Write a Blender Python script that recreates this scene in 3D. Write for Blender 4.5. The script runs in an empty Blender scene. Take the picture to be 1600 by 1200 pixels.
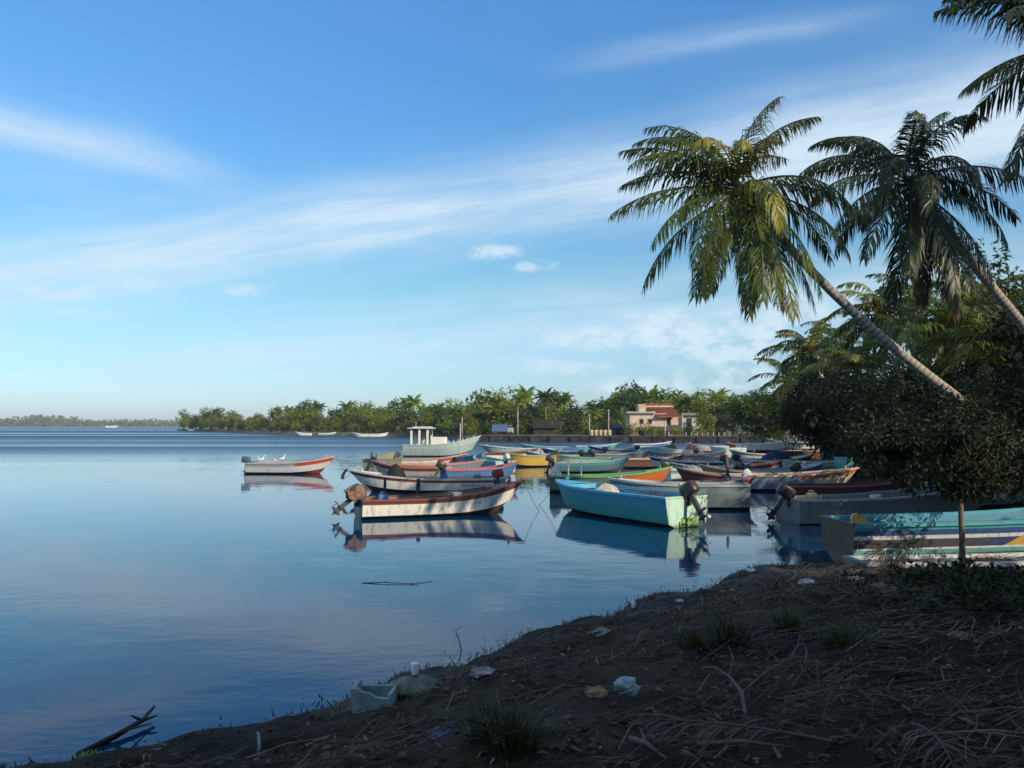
import bpy, math, random
import numpy as np
from mathutils import Vector, Matrix

R = math.radians
SC = bpy.context.scene
COL = SC.collection

# ------------------------------------------------------------------ camera
CAM_H, FPX, PITCH = 2.8, 1300.0, math.atan(65.0 / 1300.0)
cam = bpy.data.cameras.new('camera')
cam.sensor_width = 36.0
cam.lens = 36.0 * FPX / 1600.0
cam.clip_start, cam.clip_end = 0.1, 20000.0
camo = bpy.data.objects.new('camera', cam)
camo.location = (0, 0, CAM_H)
camo.rotation_euler = (R(90) + PITCH, 0, 0)
COL.objects.link(camo)
SC.camera = camo

# ------------------------------------------------------------------ light
SUN_EL = R(26.0)
SUN_AZ = math.atan2(-0.67, 0.74)                 # direction TO the sun: right and behind the camera
SUN_DIR = Vector((math.cos(SUN_AZ) * math.cos(SUN_EL), math.sin(SUN_AZ) * math.cos(SUN_EL), math.sin(SUN_EL)))
sun = bpy.data.lights.new('sun', 'SUN')
sun.energy = 5.0
sun.angle = R(0.55)
sun.color = (1.0, 0.84, 0.62)
suno = bpy.data.objects.new('sun', sun)
suno.rotation_euler = (-SUN_DIR).to_track_quat('-Z', 'Y').to_euler()
suno.location = (30, -40, 30)
COL.objects.link(suno)

SC.view_settings.view_transform = 'Standard'
SC.view_settings.look = 'None'
SC.view_settings.exposure = 0.0
SC.view_settings.gamma = 1.0
SC.view_settings.use_curve_mapping = False
SC.render.engine = 'CYCLES'
SC.cycles.use_denoising = True
SC.cycles.max_bounces = 4
SC.cycles.diffuse_bounces = 2
SC.cycles.glossy_bounces = 3
SC.cycles.transmission_bounces = 2
SC.cycles.transparent_max_bounces = 4
SC.cycles.caustics_reflective = False
SC.cycles.caustics_refractive = False

FWD = Vector((0, math.cos(PITCH), math.sin(PITCH)))
UPV = Vector((0, -math.sin(PITCH), math.cos(PITCH)))


def ray(x, y):
    return Vector((1, 0, 0)) * ((x - 800) / FPX) + UPV * ((600 - y) / FPX) + FWD


def P(x, y, z=0.0):                               # point of the level z seen at (x, y)
    d = ray(x, y)
    return Vector((0, 0, CAM_H)) + d * ((z - CAM_H) / d.z)


def PD(x, y, Y):                                  # point at the distance Y seen at (x, y)
    d = ray(x, y)
    return Vector((0, 0, CAM_H)) + d * (Y / d.y)


class NT:
    """small node-tree helper"""
    def __init__(s, tree):
        s.t = tree
        s.n = tree.nodes
        s.l = tree.links

    def add(s, typ, **kw):
        n = s.n.new(typ)
        for k, v in kw.items():
            setattr(n, k, v)
        return n

    def put(s, sock, v):
        if isinstance(v, bpy.types.NodeSocket):
            s.l.new(v, sock)
        elif v is not None:
            if isinstance(v, (tuple, list, Vector)) and len(v) == 3 and len(sock.default_value) == 4:
                v = (*v, 1.0)
            sock.default_value = v

    def m(s, op, a, b=None, c=None, clamp=False):
        n = s.add('ShaderNodeMath', operation=op, use_clamp=clamp)
        for i, v in enumerate((a, b, c)):
            s.put(n.inputs[i], v)
        return n.outputs[0]

    def v(s, op, a, b=None, scale=None):
        n = s.add('ShaderNodeVectorMath', operation=op)
        s.put(n.inputs[0], a)
        s.put(n.inputs[1], b)
        if scale is not None:
            s.put(n.inputs['Scale'], scale)
        return n.outputs['Value'] if op in ('DOT_PRODUCT', 'LENGTH') else n.outputs[0]

    def noise(s, vec, scale, detail=4, rough=0.55, out=0, dist=0.0):
        n = s.add('ShaderNodeTexNoise')
        s.put(n.inputs['Vector'], vec)
        s.put(n.inputs['Scale'], scale)
        n.inputs['Detail'].default_value = detail
        n.inputs['Roughness'].default_value = rough
        n.inputs['Distortion'].default_value = dist
        return n.outputs[out]

    def ramp(s, fac, lo, hi, a=0.0, b=1.0, smooth=True):
        n = s.add('ShaderNodeMapRange')
        n.interpolation_type = 'SMOOTHSTEP' if smooth else 'LINEAR'
        n.clamp = True
        s.put(n.inputs[0], fac)
        for i, v in zip((1, 2, 3, 4), (lo, hi, a, b)):
            s.put(n.inputs[i], v)
        return n.outputs[0]

    def mix(s, fac, a, b, blend='MIX'):
        n = s.add('ShaderNodeMix', data_type='RGBA', blend_type=blend)
        n.clamp_factor = True
        s.put(n.inputs[0], fac)
        s.put(n.inputs[6], a)
        s.put(n.inputs[7], b)
        return n.outputs[2]

    def mapping(s, vec, scale=(1, 1, 1), loc=(0, 0, 0), rot=(0, 0, 0)):
        n = s.add('ShaderNodeMapping')
        s.put(n.inputs[0], vec)
        n.inputs[1].default_value = loc
        n.inputs[2].default_value = rot
        n.inputs[3].default_value = scale
        return n.outputs[0]


# ------------------------------------------------------------------ sky
SKY_STRENGTH = 0.125
world = bpy.data.worlds.new('World')
SC.world = world
world.cycles.sampling_method = 'MANUAL'
world.cycles.sample_map_resolution = 256
world.use_nodes = True
w = NT(world.node_tree)
w.n.clear()
sky = w.add('ShaderNodeTexSky', sky_type='NISHITA')
sky.sun_disc = False
sky.sun_elevation = SUN_EL
sky.sun_rotation = math.pi / 2 - SUN_AZ
sky.altitude = 0
sky.air_density = 1.0
sky.dust_density = 0.6
sky.ozone_density = 1.6
D = w.add('ShaderNodeTexCoord').outputs['Generated']
sep = w.add('ShaderNodeSeparateXYZ')
w.put(sep.inputs[0], D)
DZ = sep.outputs[2]


def cdir(x, y):
    return ray(x, y).normalized()


_W = {}


def wisp(scale, stretch, seed, detail=4):
    key = (scale, stretch)                       # one noise field per cloud scale, shared by all clouds
    if key not in _W:
        _W[key] = w.noise(w.mapping(D, scale=stretch, loc=(seed, seed * 1.7, seed * 0.3)), scale, detail, 0.6)
    return _W[key]


def gauss(a, width):
    q = w.m('DIVIDE', a, width)
    return w.m('POWER', math.e, w.m('MULTIPLY', w.m('MULTIPLY', q, q), -1.0))


def band(p, q, width, wob, seed, strength, c0=None, c1=None):
    """a streak of high cloud along the great circle through two directions"""
    a, b = cdir(*p), cdir(*q)
    n = a.cross(b).normalized()
    along = (b - a * a.dot(b)).normalized()
    off = w.v('DOT_PRODUCT', D, tuple(n))
    off0 = off
    off = w.m('ADD', off, w.m('MULTIPLY', w.m('SUBTRACT', wisp(3.0, (1, 1, 2.2), seed), 0.5), wob))
    g = gauss(off, width)
    cx_ = w.add('ShaderNodeCombineXYZ')              # fibres drawn out along the streak
    w.put(cx_.inputs[0], w.m('MULTIPLY', w.v('DOT_PRODUCT', D, tuple(along)), 5.0))
    w.put(cx_.inputs[1], w.m('MULTIPLY', off0, 38.0))
    cx_.inputs[2].default_value = seed
    streak = w.ramp(w.noise(cx_.outputs[0], 1.0, 4, 0.6), 0.30, 0.66, 0.45, 1.0)
    g = w.m('MULTIPLY', w.m('MULTIPLY', g, streak), strength)
    if c0 is not None:
        s_ = w.v('DOT_PRODUCT', D, tuple(along))
        lo, hi = along.dot(cdir(*c0)), along.dot(cdir(*c1))
        win = w.m('MULTIPLY', w.ramp(s_, lo - 0.12, lo + 0.04), w.ramp(s_, hi - 0.05, hi + 0.10, 1.0, 0.0))
        g = w.m('MULTIPLY', g, win)
    return g


def puff(x, y, wx, wy, seed, strength):
    c = cdir(x, y)
    right = Vector((c.y, -c.x, 0)).normalized()
    a = w.m('DIVIDE', w.v('DOT_PRODUCT', D, tuple(right)), wx / FPX)
    b = w.m('DIVIDE', w.m('SUBTRACT', DZ, c.z), wy / FPX)
    g = w.m('POWER', math.e, w.m('MULTIPLY', w.m('ADD', w.m('MULTIPLY', a, a), w.m('MULTIPLY', b, b)), -1.0))
    front = w.ramp(w.v('DOT_PRODUCT', D, tuple(c)), 0.3, 0.6)
    nz = w.ramp(wisp(34.0, (1, 1, 1.7), 1.0, 5), 0.30, 0.70)
    g = w.ramp(w.m('MULTIPLY', w.m('MULTIPLY', g, front), w.m('ADD', w.m('MULTIPLY', nz, 0.9), 0.25)), 0.15, 0.85)
    return w.m('MULTIPLY', g, strength)


parts = [
    band((0, 440), (1000, 284), 0.046, 0.040, 2.0, 0.92, (-900, 560), (2400, 60)),
    band((1000, 270), (1560, 175), 0.052, 0.065, 9.0, 0.85, (1180, 240), (2600, 0)),
    band((0, 190), (300, 262), 0.018, 0.030, 3.3, 0.62, (-500, 80), (290, 258)),
    band((0, 215), (300, 272), 0.050, 0.060, 5.3, 0.25, (-500, 80), (180, 250)),
    band((900, 98), (1350, 30), 0.012, 0.035, 7.1, 0.36, (980, 90), (1320, 36)),
    band((300, 560), (1150, 480), 0.045, 0.060, 8.4, 0.55, (250, 560), (1700, 420)),
    puff(775, 396, 46, 15, 1.0, 0.75), puff(832, 414, 44, 11, 2.0, 0.62),
    puff(88, 458, 55, 13, 3.0, 0.60), puff(383, 454, 38, 11, 4.0, 0.55), puff(222, 447, 38, 11, 5.0, 0.45), puff(300, 415, 60, 14, 5.0, 0.35), puff(135, 492, 50, 8, 5.0, 0.35),
    puff(1035, 510, 75, 30, 6.0, 0.88), puff(945, 528, 120, 24, 7.0, 0.78), puff(1130, 540, 130, 38, 8.0, 0.82), puff(1210, 500, 90, 30, 8.0, 0.70),
    puff(1010, 604, 95, 15, 9.0, 0.82), puff(1160, 590, 110, 24, 10.0, 0.75), puff(880, 572, 90, 14, 11.0, 0.58),
    puff(1290, 470, 100, 26, 12.0, 0.50),
]
# thin general veil and low cloud all round the horizon
low = w.m('MULTIPLY', gauss(w.m('SUBTRACT', DZ, 0.085), 0.060), w.ramp(wisp(5.0, (1, 1, 4.5), 20.0), 0.48, 0.74))
parts.append(w.m('MULTIPLY', low, 0.40))
veil = w.ramp(wisp(1.6, (1, 1, 2.5), 31.0), 0.52, 0.85)
parts.append(w.m('MULTIPLY', veil, 0.08))
away = w.ramp(sep.outputs[1], 0.45, 0.75, 1.0, 0.0)          # thin cloud added to the unseen sky to make its fill light less blue
parts.append(w.m('MULTIPLY', w.m('MULTIPLY', w.ramp(wisp(3.0, (1, 1, 2.2), 2.0), 0.36, 0.62), away), 0.60))
clear = None
for g in parts:
    k = w.m('SUBTRACT', 1.0, g, clamp=True)
    clear = k if clear is None else w.m('MULTIPLY', clear, k)
cover = w.m('SUBTRACT', 1.0, clear, clamp=True)
tint = w.add('ShaderNodeValToRGB')                # clear tropical air: deeper blue overhead
els = tint.color_ramp.elements
els[0].position, els[0].color = 0.0, (0.70, 0.88, 1.28, 1)
els[1].position, els[1].color = 0.50, (0.68, 1.28, 1.76, 1)
for pos_, c_ in ((0.16, (0.62, 1.00, 1.08, 1)), (0.30, (0.62, 1.13, 1.42, 1))):
    e_ = els.new(pos_)
    e_.color = c_
w.put(tint.inputs[0], DZ)
skyc = w.mix(1.0, sky.outputs[0], tint.outputs[0], 'MULTIPLY')
cloudc = (5.6, 6.8, 7.8)
skyc = w.mix(cover, skyc, cloudc)
bg = w.add('ShaderNodeBackground')
w.put(bg.inputs[0], skyc)
bg.inputs[1].default_value = SKY_STRENGTH
wo = w.add('ShaderNodeOutputWorld')
w.l.new(bg.outputs[0], wo.inputs[0])


# ------------------------------------------------------------------ materials
MATS = {}


def new_mat(name):
    m = bpy.data.materials.new(name)
    m.use_nodes = True
    t = NT(m.node_tree)
    t.n.clear()
    out = t.add('ShaderNodeOutputMaterial')
    return m, t, out


def bsdf(t, out, col, rough=0.6, spec=0.4, bump=None, bstr=0.3, bdist=0.02, metal=0.0):
    b = t.add('ShaderNodeBsdfPrincipled')
    t.put(b.inputs['Base Color'], col)
    t.put(b.inputs['Roughness'], rough)
    b.inputs['Specular IOR Level'].default_value = spec
    b.inputs['Metallic'].default_value = metal
    if bump is not None:
        bn = t.add('ShaderNodeBump')
        bn.inputs['Strength'].default_value = bstr
        bn.inputs['Distance'].default_value = bdist
        t.put(bn.inputs['Height'], bump)
        t.l.new(bn.outputs[0], b.inputs['Normal'])
    t.l.new(b.outputs[0], out.inputs[0])
    return b


def paint(col, rough=0.45, wear=0.5, name=None, grime=(0.09, 0.075, 0.05)):
    """weathered boat paint: faded patches, streaks running down, scuffs"""
    key = ('paint', tuple(col), rough, wear)
    if key in MATS:
        return MATS[key]
    m, t, out = new_mat(name or 'weathered_paint')
    tc = t.add('ShaderNodeTexCoord').outputs['Object']
    oi = t.add('ShaderNodeObjectInfo').outputs['Random']
    vec = t.v('ADD', tc, t.v('SCALE', (13.1, 7.7, 3.3), None, scale=oi))
    n1 = t.noise(vec, 1.3, 5, 0.6)
    n2 = t.noise(t.mapping(vec, scale=(5, 5, 0.7)), 1.6, 5, 0.65)
    n3 = t.noise(t.mapping(vec, scale=(1, 1, 3)), 7.0, 6, 0.7)
    faded = tuple(c * 0.80 + 0.20 * (sum(col) / 3 * 1.1) for c in col)
    c = t.mix(t.ramp(n1, 0.35, 0.7), col, faded)
    c = t.mix(t.m('MULTIPLY', t.ramp(n2, 0.50, 0.72), 0.55 * wear), c, grime)
    c = t.mix(t.m('MULTIPLY', t.ramp(n3, 0.57, 0.68), 0.75 * wear), c, tuple(g * 1.6 + 0.35 * q for g, q in zip(grime, col)))
    n4 = t.noise(t.mapping(vec, scale=(9, 9, 0.5)), 1.0, 4, 0.6)                    # rust runs
    c = t.mix(t.m('MULTIPLY', t.ramp(n4, 0.60, 0.72), 0.55 * wear), c, (0.16, 0.065, 0.028))
    sz = t.add('ShaderNodeSeparateXYZ')                                             # slime and scum left by the water
    t.put(sz.inputs[0], tc)
    scum = t.ramp(t.m('ADD', sz.outputs[2], t.m('MULTIPLY', t.m('SUBTRACT', n3, 0.5), 0.22)), 0.02, 0.13, 1.0, 0.0)
    c = t.mix(t.m('MULTIPLY', scum, 0.80), c, (0.055, 0.060, 0.030))
    rr = t.ramp(n1, 0.2, 0.8, rough * 0.8, min(1, rough * 1.35))
    bsdf(t, out, c, rr, 0.45, n3, 0.15, 0.004)
    MATS[key] = m
    return m


def simple(name, col, rough=0.7, var=0.35, scale=6.0, spec=0.3, bstr=0.4, bdist=0.01, stretch=(1, 1, 1), col2=None):
    key = (name, tuple(col))
    if key in MATS:
        return MATS[key]
    m, t, out = new_mat(name)
    tc = t.add('ShaderNodeTexCoord').outputs['Object']
    n = t.noise(t.mapping(tc, scale=stretch), scale, 6, 0.62)
    c2 = col2 if col2 is not None else tuple(c * (1 - var) for c in col)
    c = t.mix(t.ramp(n, 0.32, 0.68), c2, tuple(min(1, c * (1 + var * 0.5)) for c in col))
    bsdf(t, out, c, rough, spec, n, bstr, bdist)
    MATS[key] = m
    return m


def leafmat(name, a, b, c, trans=0.35, rough=0.45):
    """leaves: colour varies leaf by leaf and clump by clump, light comes through"""
    if name in MATS:
        return MATS[name]
    m, t, out = new_mat(name)
    geo = t.add('ShaderNodeNewGeometry')
    tc = t.add('ShaderNodeTexCoord').outputs['Object']
    oi = t.add('ShaderNodeObjectInfo').outputs['Random']
    rnd = geo.outputs['Random Per Island']
    n = t.noise(tc, 0.9, 2)
    col = t.mix(rnd, a, b)
    col = t.mix(t.ramp(n, 0.45, 0.75, 0.0, 0.7), col, c)
    hs = t.add('ShaderNodeHueSaturation')
    t.put(hs.inputs['Hue'], t.m('ADD', 0.485, t.m('MULTIPLY', oi, 0.03)))
    t.put(hs.inputs['Value'], t.m('ADD', 0.8, t.m('MULTIPLY', oi, 0.4)))
    t.put(hs.inputs['Color'], col)
    b1 = t.add('ShaderNodeBsdfPrincipled')
    t.put(b1.inputs['Base Color'], hs.outputs[0])
    b1.inputs['Roughness'].default_value = rough
    b1.inputs['Specular IOR Level'].default_value = 0.35
    tr = t.add('ShaderNodeBsdfTranslucent')
    t.put(tr.inputs[0], t.mix(1.0, hs.outputs[0], (1.5, 1.5, 0.7), 'MULTIPLY'))
    mx = t.add('ShaderNodeMixShader')
    mx.inputs[0].default_value = trans
    t.l.new(b1.outputs[0], mx.inputs[1])
    t.l.new(tr.outputs[0], mx.inputs[2])
    t.l.new(mx.outputs[0], out.inputs[0])
    MATS[name] = m
    return m


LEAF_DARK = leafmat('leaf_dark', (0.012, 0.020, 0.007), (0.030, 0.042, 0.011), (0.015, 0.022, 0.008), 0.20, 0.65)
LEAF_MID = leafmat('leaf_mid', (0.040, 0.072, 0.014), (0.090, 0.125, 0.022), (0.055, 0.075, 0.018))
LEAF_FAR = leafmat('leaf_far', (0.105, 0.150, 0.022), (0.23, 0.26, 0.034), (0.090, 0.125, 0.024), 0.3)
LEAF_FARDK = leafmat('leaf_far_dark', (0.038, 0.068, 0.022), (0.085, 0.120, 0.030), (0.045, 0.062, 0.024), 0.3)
FROND = leafmat('frond_green', (0.055, 0.085, 0.016), (0.115, 0.140, 0.024), (0.085, 0.100, 0.020), 0.30, 0.42)
FROND_Y = leafmat('frond_yellow', (0.20, 0.19, 0.030), (0.30, 0.26, 0.045), (0.17, 0.17, 0.03), 0.35, 0.40)
FROND_SHADED = leafmat('frond_shaded', (0.026, 0.042, 0.013), (0.045, 0.060, 0.018), (0.034, 0.042, 0.014), 0.22, 0.42)  # darker copy of the green frond, with shade put into the colour
FROND_DRY = leafmat('frond_dry', (0.17, 0.105, 0.055), (0.26, 0.17, 0.09), (0.13, 0.075, 0.045), 0.2, 0.7)
BARK = simple('bark', (0.16, 0.125, 0.095), 0.9, 0.5, 9.0, 0.15, 0.8, 0.03, (1, 1, 0.3))


def palm_bark():
    m, t, out = new_mat('palm_bark')
    uv = t.add('ShaderNodeTexCoord').outputs['UV']
    sp = t.add('ShaderNodeSeparateXYZ')
    t.put(sp.inputs[0], uv)
    n = t.noise(t.add('ShaderNodeTexCoord').outputs['Object'], 5.0, 5)
    ph = t.m('ADD', t.m('MULTIPLY', sp.outputs[1], 7.0), t.m('MULTIPLY', n, 0.8))
    ring = t.ramp(t.m('FRACT', ph), 0.0, 0.35)
    c = t.mix(ring, (0.13, 0.105, 0.085), (0.36, 0.31, 0.26))
    c = t.mix(t.ramp(n, 0.45, 0.7, 0, 0.6), c, (0.20, 0.17, 0.13))
    bsdf(t, out, c, 0.9, 0.15, ring, 0.7, 0.02)
    return m


PALMBARK = palm_bark()


# ------------------------------------------------------------------ mesh helpers
class MB:
    def __init__(s):
        s.v = []
        s.f = []
        s.uv = None

    def quad_strip(s, rows, closed=False):
        """rows: list of equal-length point lists"""
        b = len(s.v)
        n = len(rows[0])
        for r in rows:
            s.v.extend([tuple(p) for p in r])
        for i in range(len(rows) - 1):
            for j in range(n if closed else n - 1):
                k = (j + 1) % n
                s.f.append((b + i * n + j, b + i * n + k, b + (i + 1) * n + k, b + (i + 1) * n + j))
        return b

    def poly(s, pts):
        b = len(s.v)
        s.v.extend([tuple(p) for p in pts])
        s.f.append(tuple(range(b, b + len(pts))))

    def box(s, c, size, rot=None, taper=1.0):
        cx, cy, cz = c
        hx, hy, hz = size[0] / 2, size[1] / 2, size[2] / 2
        pts = []
        for z, k in ((-hz, 1.0), (hz, taper)):
            for x, y in ((-hx, -hy), (hx, -hy), (hx, hy), (-hx, hy)):
                p = Vector((x * k, y * k, z))
                if rot is not None:
                    p = rot @ p
                pts.append((p.x + cx, p.y + cy, p.z + cz))
        b = len(s.v)
        s.v.extend(pts)
        for f in ((3, 2, 1, 0), (4, 5, 6, 7), (0, 1, 5, 4), (1, 2, 6, 5), (2, 3, 7, 6), (3, 0, 4, 7)):
            s.f.append(tuple(b + i for i in f))

    def tube(s, pts, rad, n=8, cap=True):
        pts = [Vector(p) for p in pts]
        if not isinstance(rad, (list, tuple)):
            rad = [rad] * len(pts)
        rows = []
        ref = Vector((0.3, 0.9, 0.2)).normalized()
        for i, p in enumerate(pts):
            d = (pts[min(i + 1, len(pts) - 1)] - pts[max(i - 1, 0)]).normalized()
            a = d.cross(ref)
            if a.length < 1e-3:
                a = d.cross(Vector((1, 0, 0)))
            a.normalize()
            bb = d.cross(a).normalized()
            rows.append([p + (a * math.cos(2 * math.pi * j / n) + bb * math.sin(2 * math.pi * j / n)) * rad[i] for j in range(n)])
        b = s.quad_strip(rows, True)
        if cap:
            s.f.append(tuple(b + j for j in range(n))[::-1])
            s.f.append(tuple(b + (len(pts) - 1) * n + j for j in range(n)))

    def mesh(s, name, mat=None, smooth=False):
        me = bpy.data.meshes.new(name)
        me.from_pydata(s.v, [], s.f)
        if mat is not None:
            me.materials.append(mat)
        if smooth:
            me.polygons.foreach_set('use_smooth', [True] * len(me.polygons))
        me.update()
        return me

    def build(s, name, mat, parent=None, smooth=False, loc=None):
        return link(name, s.mesh(name, mat, smooth), parent, loc)


def link(name, data, parent=None, loc=None, rotz=0.0):
    o = bpy.data.objects.new(name, data)
    COL.objects.link(o)
    if parent is not None:
        o.parent = parent
    if loc is not None:
        o.location = loc
    if rotz:
        o.rotation_euler = (0, 0, rotz)
    return o


def tag(o, label=None, cat=None, group=None, kind=None):
    if label:
        o['label'] = label
    if cat:
        o['category'] = cat
    if group:
        o['group'] = group
    if kind:
        o['kind'] = kind
    return o


def thing(name, label, cat, loc=(0, 0, 0), rotz=0.0, group=None):
    o = bpy.data.objects.new(name, None)
    o.empty_display_size = 0.3
    COL.objects.link(o)
    o.location = loc
    o.rotation_euler = (0, 0, rotz)
    return tag(o, label, cat, group)


# ------------------------------------------------------------------ ground and water
SHORE = [(-400, -260), (-40, -24), (-12, -0.6), (-6.2, 4.4), (-3.5, 6.75), (-2.5, 7.5), (-1.6, 8.35), (-1.0, 9.5), (-0.45, 10.3), (0.7, 11.5),
         (2.0, 13.0), (3.6, 14.7), (5.0, 16.3), (6.6, 16.8), (9.2, 17.6), (12.0, 19.6), (15.3, 25), (16.6, 34), (18.0, 50),
         (20.5, 75), (27, 100), (38, 122), (44, 134)]
LAND = np.array(SHORE + [(9000, 200), (9000, -9000), (-9000, -9000), (-9000, -5500)], float)
FAR = np.array([(44, 134), (-5.5, 146), (-18, 186), (-30, 205), (-46, 228), (-70, 258), (-92, 292), (-120, 350), (-176, 445), (-190, 470),
                (-150, 560), (200, 900), (900, 900), (900, 150)], float)


def inside(poly, X, Y):
    r = np.zeros(X.shape, bool)
    n = len(poly)
    for i in range(n):
        x1, y1 = poly[i]
        x2, y2 = poly[(i + 1) % n]
        c = ((y1 > Y) != (y2 > Y))
        with np.errstate(divide='ignore', invalid='ignore'):
            xi = (x2 - x1) * (Y - y1) / (y2 - y1 + 1e-12) + x1
        r ^= c & (X < xi)
    return r


def shore_dist(pts, X, Y):
    d = np.full(X.shape, 1e9)
    for i in range(len(pts) - 1):
        x1, y1 = pts[i]
        x2, y2 = pts[i + 1]
        dx, dy = x2 - x1, y2 - y1
        t = np.clip(((X - x1) * dx + (Y - y1) * dy) / (dx * dx + dy * dy), 0, 1)
        d = np.minimum(d, np.hypot(X - x1 - t * dx, Y - y1 - t * dy))
    return d


def vnoise(X, Y, scale, seed):
    """value noise"""
    x = X * scale + seed * 17.3
    y = Y * scale + seed * 9.1
    xi, yi = np.floor(x), np.floor(y)
    fx, fy = x - xi, y - yi
    fx, fy = fx * fx * (3 - 2 * fx), fy * fy * (3 - 2 * fy)

    def h(a, b):
        v = np.sin(a * 127.1 + b * 311.7 + seed * 74.7) * 43758.5453
        return v - np.floor(v)
    return ((h(xi, yi) * (1 - fx) + h(xi + 1, yi) * fx) * (1 - fy) + (h(xi, yi + 1) * (1 - fx) + h(xi + 1, yi + 1) * fx) * fy) - 0.5


def gheight(X, Y):
    X, Y = np.asarray(X, float), np.asarray(Y, float)
    ins = inside(LAND, X, Y)
    d = shore_dist(SHORE, X, Y)
    s = np.where(ins, d, -d)
    s = s + vnoise(X, Y, 0.8, 1) * 0.75 * np.exp(-np.abs(s) / 2) + vnoise(X, Y, 2.7, 2) * 0.34 * np.exp(-np.abs(s) / 2)
    near = 1 / (1 + np.exp(np.clip((Y - 11.4) / 1.3, -50, 50)))
    hm = 0.34 + 0.70 * near
    up = hm * (1 - np.exp(-np.maximum(s, 0) / 2.6)) + 0.10 * (1 - np.exp(-np.maximum(s, 0) / 0.10))
    near2 = np.exp(-np.maximum(np.hypot(X - 2, Y - 8) - 14, 0) / 8)
    rough = (vnoise(X, Y, 0.55, 3) * 0.20 + vnoise(X, Y, 1.7, 4) * 0.13 + vnoise(X, Y, 4.3, 5) * 0.075 + vnoise(X, Y, 10, 6) * 0.035) * near2
    z = np.where(s > 0, up + rough * np.clip(s / 0.5, 0, 1), np.maximum(s * 0.22, -2.5) - 0.02)
    return z


def gz(x, y):
    return float(gheight(np.array([x]), np.array([y]))[0])


_T = np.concatenate([np.arange(2.0, 22, 0.02), np.arange(22, 60, 0.1)])


def G(x, y):
    """point of the bank seen at pixel (x, y)"""
    d = ray(x, y)
    X, Y, Z = d.x * _T, d.y * _T, CAM_H + d.z * _T
    h = gheight(X, Y)
    hit = np.nonzero(Z <= np.maximum(h, 0))[0]
    i = int(hit[0]) if len(hit) else len(_T) - 1
    return Vector((float(X[i]), float(Y[i]), float(h[i])))


def axis(a, b, step, far_lo, far_hi, g=1.16):
    c = list(np.arange(a, b + 1e-6, step))
    lo, st = [], step
    x = a
    while x > far_lo:
        st *= g
        x -= st
        lo.append(x)
    hi, st = [], step
    x = b
    while x < far_hi:
        st *= g
        x += st
        hi.append(x)
    return np.array(lo[::-1] + c + hi)


def ground_mat():
    m, t, out = new_mat('muddy_ground')
    pos = t.add('ShaderNodeNewGeometry').outputs['Position']
    sp = t.add('ShaderNodeSeparateXYZ')
    t.put(sp.inputs[0], pos)
    n1 = t.noise(pos, 0.9, 6, 0.6)
    n2 = t.noise(pos, 4.5, 6, 0.7)
    n3 = t.noise(t.mapping(pos, scale=(1, 2.2, 1)), 16.0, 5, 0.7)
    c = t.mix(t.ramp(n2, 0.35, 0.65), (0.032, 0.021, 0.012), (0.095, 0.065, 0.038))
    c = t.mix(t.ramp(n1, 0.50, 0.66, 0, 0.75), c, (0.15, 0.115, 0.08))          # grey trodden mud
    c = t.mix(t.ramp(n3, 0.56, 0.68, 0, 0.7), c, (0.026, 0.016, 0.008))           # rotten leaf bits
    c = t.mix(t.ramp(t.noise(pos, 9.0, 3), 0.66, 0.74, 0, 0.45), c, (0.20, 0.17, 0.13))
    dk = t.ramp(t.noise(pos, 0.45, 4, 0.6), 0.44, 0.60)                            # black humus drifts against paler trodden ground
    c = t.mix(t.m('MULTIPLY', dk, 0.75), c, (0.016, 0.012, 0.008))
    sx = t.m('DIVIDE', t.m('SUBTRACT', sp.outputs[0], 5.6), 2.6)                  # pale sand and shell strewn by the landing
    sy = t.m('DIVIDE', t.m('SUBTRACT', sp.outputs[1], 14.6), 1.3)
    sd = t.m('ADD', t.m('MULTIPLY', sx, sx), t.m('MULTIPLY', sy, sy))
    sd = t.m('ADD', sd, t.m('MULTIPLY', t.m('SUBTRACT', n2, 0.5), 3.2))
    c = t.mix(t.ramp(sd, 0.2, 1.2, 0.85, 0.0), c, t.mix(t.ramp(n3, 0.4, 0.62), (0.20, 0.17, 0.12), (0.50, 0.45, 0.36)))
    wet = t.ramp(t.m('ADD', sp.outputs[2], t.m('MULTIPLY', t.m('SUBTRACT', n2, 0.5), 0.22)), 0.14, 0.50, 1.0, 0.0)
    c = t.mix(wet, c, (0.034, 0.019, 0.011))                                       # wet weed and mud at the waterline
    hgt = t.m('ADD', n3, t.m('MULTIPLY', n2, 0.8))
    bsdf(t, out, c, t.ramp(wet, 0, 1, 0.9, 0.55), 0.2, hgt, 1.0, 0.09)
    return m


gx = axis(-5.5, 10.5, 0.085, -3000, 3000)
gy = axis(3.2, 18.5, 0.085, -1500, 3600)
GX, GY = np.meshgrid(gx, gy)
GZ = gheight(GX, GY)
nx, ny = len(gx), len(gy)
vv = np.stack([GX.ravel(), GY.ravel(), GZ.ravel()], 1)
idx = np.arange(nx * ny).reshape(ny, nx)
ff = np.stack([idx[:-1, :-1].ravel(), idx[:-1, 1:].ravel(), idx[1:, 1:].ravel(), idx[1:, :-1].ravel()], 1)
gm = bpy.data.meshes.new('ground')
gm.from_pydata(vv.tolist(), [], ff.tolist())
gm.materials.append(ground_mat())
gm.polygons.foreach_set('use_smooth', [True] * len(gm.polygons))
tag(link('ground', gm), kind='structure')


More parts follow.
